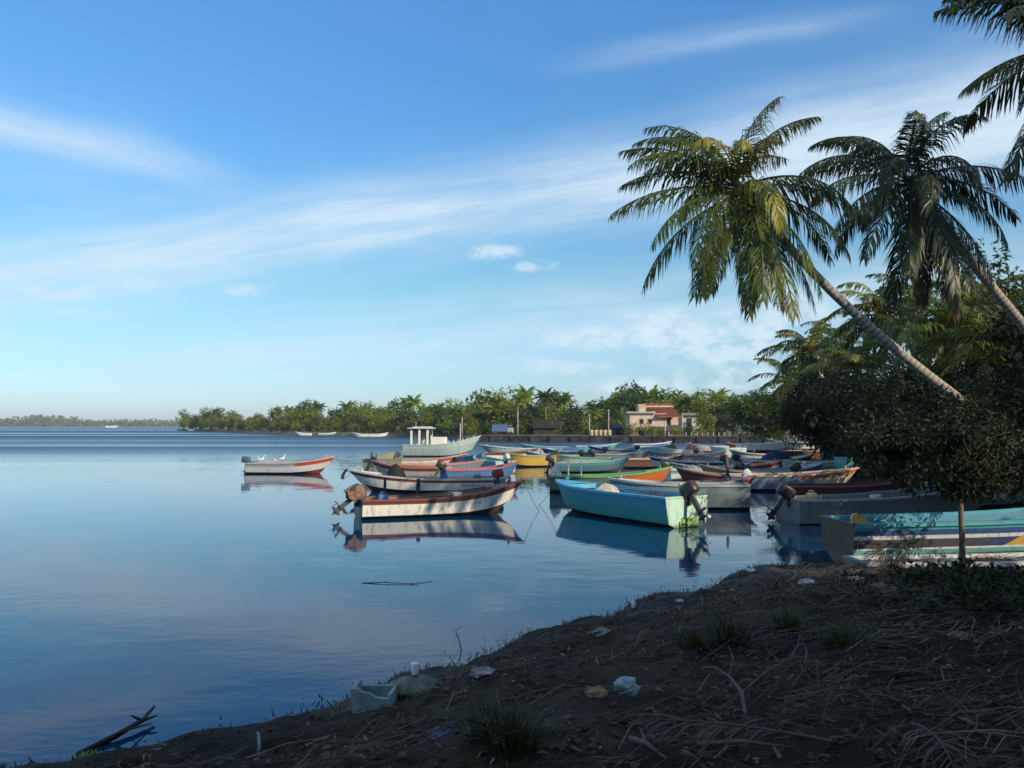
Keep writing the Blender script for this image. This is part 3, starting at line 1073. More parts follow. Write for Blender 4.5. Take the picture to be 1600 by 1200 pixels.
TOPS = [(285, 642), (300, 636), (345, 637), (372, 642), (400, 640), (425, 636), (445, 628), (490, 624), (512, 640), (535, 628), (560, 622), (600, 626), (640, 619), (690, 618), (720, 614),
        (740, 622), (765, 606), (800, 594), (825, 601), (850, 609), (880, 614), (905, 622), (940, 620), (960, 610), (1000, 606), (1030, 612), (1062, 616), (1100, 614), (1140, 612), (1180, 610)]


def top_y(x):
    for (a, ya), (b_, yb) in zip(TOPS, TOPS[1:]):
        if x <= b_:
            return ya + (yb - ya) * (x - a) / (b_ - a)
    return 622


x = 291.0
k = 0
while x < 1165:
    for row in range(3):
        d = far_y(x) + (6, 16, 30)[row] + rngf.uniform(-3, 4)
        if 745 < x < 1100 and row == 0:
            d += 9
        if 965 < x < 1100:
            d = 172 + row * 8 + rngf.uniform(-3, 3)
        c = PD(x + rngf.uniform(-6, 6), 665, d)
        H = (665 - top_y(x)) / FPX * d + CAM_H - 1.0
        H *= (0.58, 0.80, 0.98)[row] * rngf.uniform(0.78, 1.10)
        pl = rngf.random() < (0.05, 0.28, 0.42)[row] and x > 430
        if x > 940:
            H *= 1.12
        if x < 430 and row == 2 and rngf.random() < 0.5:
            continue
        me = far_pm[rngf.randrange(5)] if pl else far_bl[rngf.randrange(4)]
        base_h = max(v.co.z for v in (me[1].vertices[j] for j in range(0, len(me[1].vertices), 7)))
        s = H / base_h
        sw = s * rngf.uniform(0.95, 1.25) if not pl else max(s, 0.9)
        place_tree('far_palm' if pl else 'far_tree', 'distant %s %s %s' % ('coconut palm' if pl else 'leafy tree', ROWS[row], where(x)), 'palm tree' if pl else 'tree', me, (c.x, c.y, 0.95), rngf.uniform(0, 6.28), (sw, sw, s),
                   'palms on the far shore' if pl else 'trees on the far shore')
        k += 1
    x += 3.1 * FPX / far_y(x) * 0.62 + 6

c = PD(853, 665, 168)
o = place_tree('far_palm', 'yellowing distant palm standing left of the utility poles', 'palm tree', (far_pm[1][0], far_pm[1][1].copy()), (c.x, c.y, 0.95), 0.5, 0.82)
o.children[1].data.materials[0] = FROND_Y

# wooded strip on the horizon at left: one mass
rw = random.Random(9)
cl = []
for i in range(1700):
    q = rw.random()
    X = -2400 + 1750 * q
    Y = 1760 + 110 * q + rw.uniform(0, 130)
    hh = 13.5 + 5.5 * math.sin(X * 0.011) * math.sin(X * 0.023 + 1) + (4 if X < -1010 and X > -1130 else 0) - 4.0 * max(0, q - 0.72) / 0.28
    cl.append((Vector((X, Y, 0.5 + hh * rw.random())), 6.5))
tag(leaf_cloud(rw, cl, 20, 5.5, 0.8, 0.1, 0.9).build('far_wood', LEAF_FAR), 'low wooded strip of land on the horizon at left', 'woodland', kind='stuff')
# bushes along the foot of the far shore
rb = random.Random(19)
bush = [tree_meshes(80 + i, 2.6, 2.0, 0.1, 20, 26, 0.50, 0.05, (LEAF_FAR, LEAF_FARDK)[i % 2], sub=0.36) for i in range(3)]
x = 300.0
while x < 980:
    d = far_y(x) + 3.5 + (8 if x > 745 else 0)
    c = PD(x, 665, d)
    place_tree('far_bush', 'low bush at the far waterline ' + where(x), 'bush', bush[rb.randrange(3)], (c.x, c.y, 0.85), rb.uniform(0, 6), rb.uniform(0.7, 1.35), 'bushes along the far shore')
    x += 15
for i, (x, y) in enumerate([(985, 690), (1000, 690), (1015, 690), (1030, 690), (1075, 688), (1090, 688), (1108, 690), (1125, 690), (1060, 690)]):
    c = PD(x, 665, 141 + 2 * (i % 2))
    place_tree('hedge_bush', 'round green hedge bush on the quay wall, %s from left' % ('first', 'second', 'third', 'fourth', 'sixth', 'seventh', 'eighth', 'last', 'fifth')[i], 'bush', bush[i % 3], (c.x, c.y, 1.0), i * 1.3, rb.uniform(0.50, 0.78), 'bushes below the red roofed house')


# ------------------------------------------------------------------ boats
WHITE = (0.74, 0.71, 0.62)
CREAM = (0.58, 0.50, 0.36)
BROWN = (0.17, 0.045, 0.032)
RED = (0.42, 0.055, 0.03)
ORANGE = (0.55, 0.13, 0.03)
PINK = (0.50, 0.20, 0.16)
SKYB = (0.06, 0.40, 0.58)
BLUE = (0.035, 0.16, 0.42)
NAVY = (0.025, 0.045, 0.14)
TEAL = (0.06, 0.27, 0.30)
TURQ = (0.08, 0.42, 0.46)
MINT = (0.42, 0.66, 0.52)
LIME = (0.24, 0.40, 0.10)
GREY = (0.20, 0.215, 0.21)
SLATE = (0.17, 0.22, 0.27)
OLIVE = (0.20, 0.21, 0.14)
YELLOW = (0.60, 0.38, 0.04)
PALEG = (0.44, 0.54, 0.47)
BLACK = (0.02, 0.02, 0.022)
BEIGE = (0.50, 0.42, 0.29)
DKGREEN = (0.05, 0.14, 0.09)


class Hull:
    def __init__(s, L, B, D, Rz, stern=0.86, n=20, rake=0.13, full=2.3):
        s.L, s.B, s.D, s.R, s.n = L, B, D, Rz, n
        s.stern, s.rake, s.full = stern, rake, full
        s.slant = 0.0

    def width(s, u):
        if u < 0.5:
            return s.stern + (1 - s.stern) * math.sin(math.pi / 2 * u / 0.5)
        return max(0.035, 1 - ((u - 0.5) / 0.5) ** s.full)

    def zs(s, u):
        return s.D * (1.0 + 0.04 * (1 - u)) + s.R * max(0.0, (u - 0.30) / 0.70) ** 2

    def zc(s, u):
        return 0.10 + (0.16 * s.D + 0.45 * s.R) * max(0.0, (u - 0.45) / 0.55) ** 2

    def zk(s, u):
        return -0.20 + (s.zc(1) + 0.12) * max(0.0, (u - 0.72) / 0.28) ** 2

    def pt(s, u, t, side):
        """t: -1 keel, 0 chine, 0+..1 sheer"""
        wd = s.width(u)
        hb = s.B / 2 * wd
        hc = s.B / 2 * 0.80 * max(0.03, wd ** 1.25 if u > 0.5 else wd)
        if t < 0:
            k = 1 + t
            y = 0.015 + (hc - 0.015) * k ** 0.75
            z = s.zk(u) + (s.zc(u) - s.zk(u)) * k
            lev = 0.30 * k
        else:
            led = min(0.045, hb * 0.3)
            y = (hc + led) + (hb - hc - led) * t ** 0.8
            z = s.zc(u) + (s.zs(u) - s.zc(u)) * t
            lev = 0.30 + 0.70 * t
        x = -s.L / 2 + s.L * (u - s.rake * (1 - lev) * u ** 5)
        return Vector((x, y * side, z))

    def strip(s, t0, t1, u0=0.0, u1=1.0, rows=3, out=0.0, sides=(-1, 1)):
        mb = MB()
        nn = max(3, int(round(s.n * (u1 - u0))))
        for side in sides:
            rws = []
            for r in range(rows + 1):
                t = t0 + (t1 - t0) * r / rows
                us = [u0 + (u1 - u0) * i / nn for i in range(nn + 1)]
                us = [u + s.slant * min(max(t - 0.22, 0), 0.4) * math.sin(math.pi * u) for u in us]
                row = [s.pt(u, t, side) + Vector((0, out * side, 0)) for u in us]
                rws.append(row if side < 0 else row[::-1])
            mb.quad_strip(rws)
        return mb


def rounded_box(mb, c, size, rot=None, top=0.8):
    cx = Vector(c)
    hx, hy, hz = size[0] / 2, size[1] / 2, size[2] / 2
    rows = []
    for z, k in ((-hz, 0.86), (-hz * 0.7, 1.0), (hz * 0.45, 0.97), (hz * 0.85, top), (hz, top * 0.72)):
        ring = []
        for j in range(12):
            a = 2 * math.pi * j / 12
            ca, sa = math.cos(a), math.sin(a)
            p = Vector((hx * k * math.copysign(abs(ca) ** 0.42, ca), hy * k * math.copysign(abs(sa) ** 0.42, sa), z))
            if rot is not None:
                p = rot @ p
            ring.append(p + cx)
        rows.append(ring)
    b = mb.quad_strip(rows, True)
    mb.f.append(tuple(b + j for j in range(12))[::-1])
    mb.f.append(tuple(b + 48 + j for j in range(12)))


def motor(root, x, z, tilt, cowl=(0.03, 0.03, 0.035), cover=None, y=0.0, turn=0.0, leg=(0.05, 0.05, 0.055)):
    """outboard motor hung on the transom: leg, plate, gearcase (one part) with cowling, propeller and tiller as sub-parts"""
    rot = Matrix.Rotation(turn, 3, 'Z') @ Matrix.Rotation(R(tilt), 3, 'Y')
    piv = Vector((x - 0.08, y, z - 0.02))

    def T(p):
        return rot @ Vector(p) + piv
    mb = MB()
    mb.box(tuple(piv + Vector((0.06, 0, -0.08))), (0.10, 0.20, 0.26))
    mb.box(tuple(T((-0.10, 0, -0.22))), (0.13, 0.10, 0.52), rot)
    mb.box(tuple(T((-0.18, 0, -0.50))), (0.34, 0.16, 0.025), rot)
    mb.box(tuple(T((-0.10, 0, -0.60))), (0.13, 0.05, 0.22), rot, 1.3)
    mb.tube([T((0.06, 0, -0.66)), T((-0.02, 0, -0.66)), T((-0.22, 0, -0.66)), T((-0.27, 0, -0.66))], [0.015, 0.055, 0.05, 0.02], 8)
    mb.poly([T((-0.02, 0, -0.68)), T((-0.16, 0, -0.68)), T((-0.10, 0.006, -0.84))])
    o = mb.build('outboard_motor', paint(leg, 0.4, 0.4), root)
    cb = MB()
    rounded_box(cb, T((-0.13, 0, 0.20)), (0.52, 0.30, 0.36), rot, 0.86)
    cb.build('cowling', paint(cowl, 0.35, 0.3), o, True)
    pb_ = MB()
    for k in range(3):
        a = 2 * math.pi * k / 3
        e = Vector((0, math.cos(a), math.sin(a)))
        f = Vector((0, -math.sin(a), math.cos(a)))
        h = Vector((-0.285, 0, -0.66))
        pb_.poly([T(h + e * 0.02), T(h + e * 0.10 + f * 0.055 + Vector((0.02, 0, 0))), T(h + e * 0.145), T(h + e * 0.10 - f * 0.05 - Vector((0.02, 0, 0)))])
    pb_.build('propeller', simple('propeller_metal', (0.25, 0.24, 0.22), 0.4, 0.3, 9, 0.5), o)
    tb = MB()
    tb.tube([T((0.10, 0, 0.08)), T((0.35, 0.02, 0.12)), T((0.62, 0.03, 0.16))], [0.025, 0.02, 0.022], 6)
    tb.build('tiller', paint(BLACK, 0.5, 0.3), o)
    if cover:
        vb = MB()
        rg = random.Random(int(x * 100))
        rows = []
        for i, (zz, k) in enumerate(((-0.12, 1.10), (0.0, 1.05), (0.18, 1.02), (0.32, 0.90), (0.40, 0.5), (0.42, 0.05))):
            ring = []
            for j in range(14):
                a = 2 * math.pi * j / 14
                kk = k * (1 + rg.uniform(-0.14, 0.14))
                ring.append(T((-0.13 + 0.26 * kk * math.cos(a), 0.20 * kk * math.sin(a), zz + rg.uniform(-0.02, 0.02) + (rg.uniform(-0.06, 0.06) if i == 0 else 0))))
            rows.append(ring)
        vb.quad_strip(rows, True)
        vb.build('motor_cover', simple('faded_cloth', cover, 0.95, 0.5, 9, 0.1, 0.8, 0.03), o, True)
    return o


def boat(label, loc, head, L=5.2, B=1.6, D=0.55, Rz=0.45, bands=None, bottom=BROWN, rail=BROWN, inner=GREY, transom=None, thw=(0.22, 0.48, 0.68), deck=None,
         mot=None, roll=0.0, trim=0.0, stern=0.86, rake=0.13, spray=None, group='fishing boats moored in the lagoon', n=20, cat='boat', full=2.3, wear=0.85, thcol=None, name='fishing_boat', simple_=False, rope=None, slant=0.0):
    root = thing(name, label, cat, loc, 0, group)
    root.rotation_euler = (R(roll), R(-trim), R(head))
    h = Hull(L, B, D, Rz, stern, n, rake, full)
    h.slant = slant
    bands = bands or [('hull', 0, 1, 0, 1, WHITE)]
    h.strip(-1, 0, rows=4).build('bottom', paint(bottom, 0.5, wear), root, True)
    # chine ledge and hull bands, each its own painted part
    lb = MB()
    for side in (-1, 1):
        a = [h.pt(i / n, 0, side) for i in range(n + 1)]
        c_ = [h.pt(i / n, -1e-6, side) for i in range(n + 1)]
        lb.quad_strip([c_, a] if side < 0 else [c_[::-1], a[::-1]])
    lb.build('chine', paint(spray or bands[0][5], 0.45, wear), root)
    for (nm, t0, t1, u0, u1, col) in bands:
        out = 0.0
        for sides in (((-1,), (1,)) if (u0 > 0 or u1 < 1) else ((-1, 1),)):
            h.strip(t0, t1, u0, u1, 3, 0.0, sides).build(nm, paint(col, 0.42, wear), root, True)
    # gunwale: a capped rail all round the sheer
    gb = MB()
    for side in (-1, 1):
        rows = [[], [], [], []]
        for i in range(n + 1):
            p = h.pt(i / n, 1, side)
            y = abs(p.y)
            yi = max(y - 0.075, 0.0)
            rows[0].append((p.x, side * (y + 0.028), p.z - 0.055))
            rows[1].append((p.x, side * (y + 0.030), p.z + 0.012))
            rows[2].append((p.x, side * yi, p.z + 0.018))
            rows[3].append((p.x, side * yi, p.z - 0.06))
        if side > 0:
            rows = [r_[::-1] for r_ in rows]
        gb.quad_strip(rows)
    gb.build('gunwale', paint(rail, 0.45, wear), root)
    # inside
    zf = 0.06
    ib = MB()
    nb_ = n - 1
    for side in (-1, 1):
        top = []
        bot = []
        for i in range(nb_ + 1):
            u = i / n
            p = h.pt(u, 1, side)
            q = h.pt(u, 0, side)
            x_ = p.x + (0.04 if i == 0 else 0)
            top.append((x_, side * max(abs(p.y) - 0.07, 0.005), p.z - 0.02))
            bot.append((min(x_, q.x + 0.02), side * max(abs(q.y) - 0.06, 0.005), max(zf, q.z + 0.02)))
        ib.quad_strip([top, bot] if side < 0 else [top[::-1], bot[::-1]])
    ib.build('inner_side', paint(inner, 0.6, min(1, wear + 0.2)), root, True)
    fb = MB()
    l_, r_ = [], []
    for i in range(nb_ + 1):
        u = i / n
        q = h.pt(u, 0, 1)
        l_.append((q.x, max(q.y - 0.05, 0.005), max(zf, q.z + 0.02)))
        r_.append((q.x, -max(q.y - 0.05, 0.005), max(zf, q.z + 0.02)))
    fb.quad_strip([r_, l_])
    fb.build('floor', paint(tuple(c * 0.7 for c in inner), 0.7, 1.0), root)
    # transom
    tb = MB()
    levs = [-1, -0.6, -0.3, 0, 0.35, 0.7, 1]
    for dx in (0.0, 0.05):
        rows = [[h.pt(0, t, -1) + Vector((dx, 0, 0)), h.pt(0, t, 1) + Vector((dx, 0, 0))] for t in levs]
        for r0 in rows:
            if dx:
                r0[0].y += 0.02
                r0[1].y -= 0.02
        tb.quad_strip(rows if not dx else [r0[::-1] for r0 in rows])
    a, b_ = h.pt(0, 1, -1), h.pt(0, 1, 1)
    tb.box((a.x + 0.025, 0, a.z - 0.005), (0.09, abs(a.y) * 2 + 0.05, 0.05))
    tb.build('transom', paint(transom or bands[0][5], 0.45, wear), root)
    if not simple_:
        for u in thw:
            p = h.pt(u, 0.62, 1)
            sb = MB()
            sb.box((p.x, 0, p.z), (0.24, (p.y - 0.05) * 2, 0.035))
            sb.build('thwart', paint(thcol or inner, 0.6, wear), root)
    if deck:
        db = MB()
        l_, r_, m_ = [], [], []
        for i in range(8):
            u = 0.78 + 0.22 * i / 7
            p = h.pt(u, 1, 1)
            y = max(p.y - 0.06, 0.004)
            l_.append((p.x, y, p.z + 0.004))
            m_.append((p.x, 0, p.z + 0.03 * (1 - i / 7)))
            r_.append((p.x, -y, p.z + 0.004))
        db.quad_strip([r_, m_, l_])
        p = h.pt(0.78, 1, 1)
        db.box((p.x - 0.012, 0, p.z - 0.07), (0.025, max(p.y - 0.06, 0.1) * 2, 0.15))
        db.build('foredeck', paint(deck, 0.5, wear), root)
        sb = MB()                                             # mooring bitt on the foredeck
        q = h.pt(0.9, 1, 1)
        sb.tube([(q.x, 0, q.z - 0.05), (q.x, 0, q.z + 0.16)], [0.03, 0.028], 6)
        sb.tube([(q.x, -0.09, q.z + 0.11), (q.x, 0.09, q.z + 0.11)], 0.016, 5)
        sb.build('mooring_bitt', paint(rail, 0.5, 0.4), root)
    if rope:
        pb2 = h.pt(1, 1, 1)
        rm = MB()
        a_, c_ = Vector((pb2.x, 0, pb2.z)), Vector((pb2.x + rope[0], rope[1], -0.05 - loc[2]))
        rm.tube([a_.lerp(c_, q / 8) - Vector((0, 0, 0.10 * math.sin(math.pi * q / 8))) * (1 if q < 8 else 0) for q in range(9)], 0.008, 5)
        rm.build('mooring_rope', simple('old_rope', (0.20, 0.16, 0.10), 0.9, 0.3, 20), root)
    if mot:
        motor(root, -L / 2, h.zs(0), **mot)
    return root, h


def W(x, y):
    p = P(x, y, 0.0)
    return (p.x, p.y, 0.0)


STD = lambda c, b: [('hull', 0, 0.62, 0, 1, c), ('sheer_band', 0.62, 1, 0, 1, b)]

# the white boat with a rusty brown band, nearest at left
bt, hl = boat('white boat with rust brown sheer band and tilted motor, nearest of the left cluster', W(694, 804), 22, 5.45, 1.62, 0.56, 0.46,
              [('hull', 0, 0.70, 0, 1, WHITE), ('sheer_band', 0.70, 1, 0, 1, BROWN)], (0.10, 0.085, 0.07), BROWN, (0.20, 0.09, 0.06), (0.035, 0.07, 0.085), deck=BROWN, spray=WHITE,
              mot=dict(tilt=52, cowl=(0.05, 0.05, 0.05), cover=(0.22, 0.13, 0.085)), wear=1.0, rope=(0.5, -0.2))
# the one behind it, bow to the left
bt, hl = boat('white boat with red band and orange deck, bow pointing left', W(657, 768), 181, 6.2, 1.65, 0.55, 0.40,
              [('hull', 0, 0.66, 0, 1, WHITE), ('sheer_band', 0.66, 1, 0, 0.62, RED), ('bow_panel', 0.66, 1, 0.62, 1, BROWN)], BROWN, (0.55, 0.50, 0.42), ORANGE, WHITE, deck=WHITE, spray=WHITE,
              mot=dict(tilt=8, cowl=(0.20, 0.03, 0.03)), thcol=ORANGE)
rb_ = MB()                                                    # its registration marks: a row of dark characters
for i in range(9):
    u = 0.06 + i * 0.018
    p = hl.pt(u, 0.52, 1)
    q = hl.pt(u, 0.36, 1)
    for k in range(2):
        rb_.box((p.x + 0.03 * k, p.y + 0.006, (p.z + q.z) / 2), (0.018, 0.006, 0.085))
rb_.build('registration_marks', paint((0.06, 0.05, 0.06), 0.6, 0.2), bt)
ab = MB()
pbow = hl.pt(1, 1, 1)
ab.tube([(pbow.x - 0.05, 0, pbow.z), (pbow.x + 0.10, 0, pbow.z - 0.08), (pbow.x + 0.20, 0.02, pbow.z - 0.26), (pbow.x + 0.20, 0.02, pbow.z - 0.42)], [0.05, 0.06, 0.07, 0.08], 7)
ab.build('bow_fender', paint(BLACK, 0.8, 0.3), bt)

# bundles under black tarpaulin
def bundle(label, loc, size, col, seed, name='tarpaulin_bundle', cat='tarpaulin', group=None, peak=0.5):
    rg = random.Random(seed)
    mb = MB()
    rows = []
    sx, sy, sz = size
    for i, (q, k) in enumerate(((0, 1.0), (0.22, 0.96), (0.5, 0.82), (0.75, 0.58), (0.92, 0.30), (1.0, 0.04))):
        ring = []
        for j in range(18):
            a = 2 * math.pi * j / 18
            kk = k * (1 + rg.uniform(-0.10, 0.10))
            ring.append((sx / 2 * kk * math.cos(a) + (peak - 0.5) * sx * q, sy / 2 * kk * math.sin(a), sz * q * (1 + rg.uniform(-0.05, 0.05))))
        rows.append(ring)
    b0 = mb.quad_strip(rows, True)
    mb.f.append(tuple(b0 + 5 * 18 + j for j in range(18)))
    o = mb.build(name, simple('sheet_' + name, col, 0.75, 0.45, 5, 0.25, 0.9, 0.05), None, True, loc)
    return tag(o, label, cat, group)


pp = W(618, 768)
bundle('black tarpaulin heap on the orange deck of the white boat', (pp[0], pp[1], 0.30), (0.95, 0.8, 0.86), BLACK, 3)

boat('drab olive boat seen end on behind the white boats', W(603, 738), 84, 5.2, 1.75, 0.85, 0.35, STD(OLIVE, OLIVE), OLIVE, OLIVE, OLIVE, (0.23, 0.24, 0.17), mot=dict(tilt=20, cowl=(0.10, 0.12, 0.14)))
boat('slate blue boat with pink red gunwale, bow to the right', W(690, 744), 5, 4.9, 1.6, 0.62, 0.30, STD(SLATE, SLATE), SLATE, PINK, WHITE, SLATE, deck=RED, thcol=WHITE)
boat('cream boat with red bow lying under the trawler', W(672, 731), 4, 5.0, 1.6, 0.55, 0.42, [('hull', 0, 0.6, 0, 1, CREAM), ('sheer_band', 0.6, 1, 0, 0.6, WHITE), ('bow_panel', 0.6, 1, 0.6, 1, RED)], CREAM, (0.5, 0.25, 0.18), PINK, CREAM, deck=WHITE)
bt, hl = boat('lone white boat with red keel and red bow band, farthest left', W(456, 740), -4, 5.1, 1.55, 0.60, 0.42,
              [('hull', 0, 0.58, 0, 1, (0.50, 0.52, 0.50)), ('sheer_band', 0.58, 1, 0, 0.58, (0.32, 0.33, 0.36)), ('bow_panel', 0.58, 1, 0.58, 1, RED)], RED, (0.42, 0.33, 0.32), WHITE, TEAL, deck=PINK, spray=WHITE,
              mot=dict(tilt=4, cowl=(0.05, 0.10, 0.10)), wear=0.6, rope=(0.9, 0.4))
LONE = (bt, hl)

# the bright blue boat
bt, hl = boat('bright blue boat with pale green transom and dark maroon motor', (3.20, 26.05, 0), 119.5, 6.7, 1.72, 0.80, 0.14,
              [('hull', 0, 0.52, 0, 1, (0.020, 0.30, 0.30)), ('sheer_band', 0.52, 1, 0, 1, (0.015, 0.28, 0.42))], (0.02, 0.10, 0.12), SKYB, SKYB, MINT, deck=SKYB, thcol=SKYB, rake=0.10, stern=0.9, full=2.8,
              mot=dict(tilt=34, cowl=(0.055, 0.028, 0.035), turn=0.15), spray=TEAL, wear=0.75, rope=(0.8, 0.3))
lb = MB()
for (y0, y1, z0, z1) in ((-0.36, 0.30, 0.02, 0.17), (-0.30, 0.22, 0.17, 0.26)):
    lb.box((-6.7 / 2 - 0.022, (y0 + y1) / 2, (z0 + z1) / 2), (0.04, y1 - y0, z1 - z0 - 0.004))
lb.build('stern_step', paint(LIME, 0.5, 0.5), bt)
wb_ = MB()
wb_.tube([(-6.7 / 2 + 0.20, 0.1, 0.60), (-6.7 / 2 + 0.18, 0.1, 1.22)], [0.05, 0.045], 8)
wb_.build('stern_post', paint((0.55, 0.50, 0.42), 0.7, 0.6), bt)

boat('grey green boat half hidden behind the blue boat', (5.62, 28.5, 0), 172, 4.7, 1.5, 0.80, 0.20, STD((0.17, 0.22, 0.22), (0.22, 0.29, 0.29)), (0.07, 0.05, 0.045), (0.42, 0.45, 0.44), GREY, (0.20, 0.26, 0.26), deck=WHITE, mot=None)
boat('white boat with red bow, second beyond the blue boat', (6.5, 31.0, 0), 3, 5.2, 1.6, 0.62, 0.30, [('hull', 0, 0.6, 0, 1, GREY), ('sheer_band', 0.6, 1, 0, 0.55, BROWN), ('bow_panel', 0.6, 1, 0.55, 1, RED)], BROWN, (0.45, 0.25, 0.20), GREY, GREY, deck=(0.45, 0.12, 0.09))
boat('green boat with orange bow and bright green gunwale', W(955, 768), -4, 5.2, 1.6, 0.66, 0.42,
     [('hull', 0, 1, 0, 0.58, (0.12, 0.17, 0.13)), ('bow_panel', 0, 1, 0.58, 1, ORANGE)], (0.16, 0.04, 0.02), (0.16, 0.42, 0.12), DKGREEN, DKGREEN, deck=LIME, spray=ORANGE)
boat('yellow boat with olive stern reflected in the water', W(826, 729), 188, 3.6, 1.5, 0.72, 0.30, STD(YELLOW, (0.55, 0.36, 0.06)), YELLOW, (0.42, 0.36, 0.12), OLIVE, YELLOW, mot=dict(tilt=10))
boat('small blue boat just right of the trawler bow', W(733, 732), -68, 4.6, 1.5, 0.72, 0.30, STD((0.09, 0.30, 0.42), (0.07, 0.25, 0.40)), TEAL, SKYB, TEAL, TEAL)
boat('teal boat with white motor, stern toward the camera', W(766, 737), 115, 4.6, 1.55, 0.70, 0.25, STD((0.10, 0.30, 0.32), (0.14, 0.36, 0.40)), TEAL, (0.35, 0.48, 0.50), TEAL, (0.35, 0.50, 0.50), mot=dict(tilt=30, cowl=(0.5, 0.52, 0.5)))
boat('long pale green boat in front of the quay wall', W(806, 711), 178, 7.0, 1.7, 0.62, 0.40, STD(PALEG, PALEG), PALEG, (0.5, 0.56, 0.50), PALEG, PALEG, deck=WHITE)
boat('light blue boat beside the yellow boat', W(850, 708), 170, 5.0, 1.6, 0.65, 0.3, STD((0.16, 0.36, 0.45), TURQ), TEAL, (0.3, 0.45, 0.5), TEAL, TEAL)
boat('navy blue boat with white gunwale before the quay', W(893, 720), 178, 4.9, 1.6, 0.72, 0.35, STD((0.04, 0.08, 0.16), (0.05, 0.08, 0.20)), NAVY, (0.40, 0.45, 0.48), SLATE, NAVY, mot=dict(tilt=0, cowl=(0.03, 0.05, 0.12)))
boat('dark grey boat with bow to the right before the quay', W(972, 725), 2, 4.1, 1.5, 0.70, 0.35, STD((0.13, 0.16, 0.18), (0.18, 0.21, 0.22)), BLACK, (0.28, 0.30, 0.32), GREY, GREY, mot=dict(tilt=0, cowl=(0.02, 0.02, 0.04)))
boat('turquoise boat moored against the quay wall', W(935, 706), 5, 5.0, 1.6, 0.62, 0.4, STD(TURQ, (0.15, 0.30, 0.45)), TEAL, (0.45, 0.55, 0.55), TEAL, TEAL)
boat('white boat with red net heap below the quay wall', W(1062, 714), 178, 3.9, 1.6, 0.62, 0.35, STD(CREAM, WHITE), CREAM, WHITE, WHITE, WHITE)
boat('mint white boat below the rounded tree', W(1136, 716), 181, 3.0, 1.5, 0.85, 0.2, STD((0.50, 0.58, 0.50), MINT), MINT, WHITE, PALEG, MINT)
boat('grey and white boat before the mint boat', W(1150, 731), 170, 4.0, 1.5, 0.6, 0.25, STD((0.40, 0.40, 0.36), (0.45, 0.46, 0.38)), OLIVE, (0.5, 0.52, 0.42), GREY, GREY)
boat('teal boat with sail cloth bundle behind the blue boat', W(1095, 748), 176, 3.8, 1.5, 0.62, 0.3, STD((0.10, 0.20, 0.22), TEAL), TEAL, (0.30, 0.38, 0.38), TEAL, TEAL)
bt, hl = boat('grey blue boat with orange bow in front of the shaded bank', W(1238, 766), 2, 5.9, 1.6, 0.66, 0.34,
              [('hull', 0, 0.66, 0, 0.62, SLATE), ('bow_panel', 0, 0.66, 0.62, 1, CREAM), ('sheer_band', 0.66, 1, 0, 0.5, SLATE), ('bow_band', 0.66, 1, 0.5, 1, ORANGE)], (0.08, 0.03, 0.03), (0.52, 0.40, 0.34), (0.25, 0.12, 0.08), SLATE, deck=(0.5, 0.32, 0.16))
boat('long grey boat with black motor lying bow up against the bank', (11.4, 24.6, 0.02), 5, 6.7, 1.75, 0.72, 0.55,
     [('hull', 0, 0.55, 0, 1, (0.24, 0.235, 0.22)), ('sheer_band', 0.55, 1, 0, 1, (0.20, 0.22, 0.22))], (0.05, 0.10, 0.18), (0.30, 0.32, 0.31), GREY, GREY, deck=GREY, trim=1.6,
     mot=dict(tilt=38, cowl=(0.02, 0.02, 0.022)), wear=1.0)
boat('dark red boat just beyond the long grey boat', W(1335, 788), 3, 5.2, 1.6, 0.66, 0.35, STD((0.12, 0.03, 0.025), BROWN), BLACK, (0.16, 0.05, 0.04), BROWN, BROWN, wear=1.0)
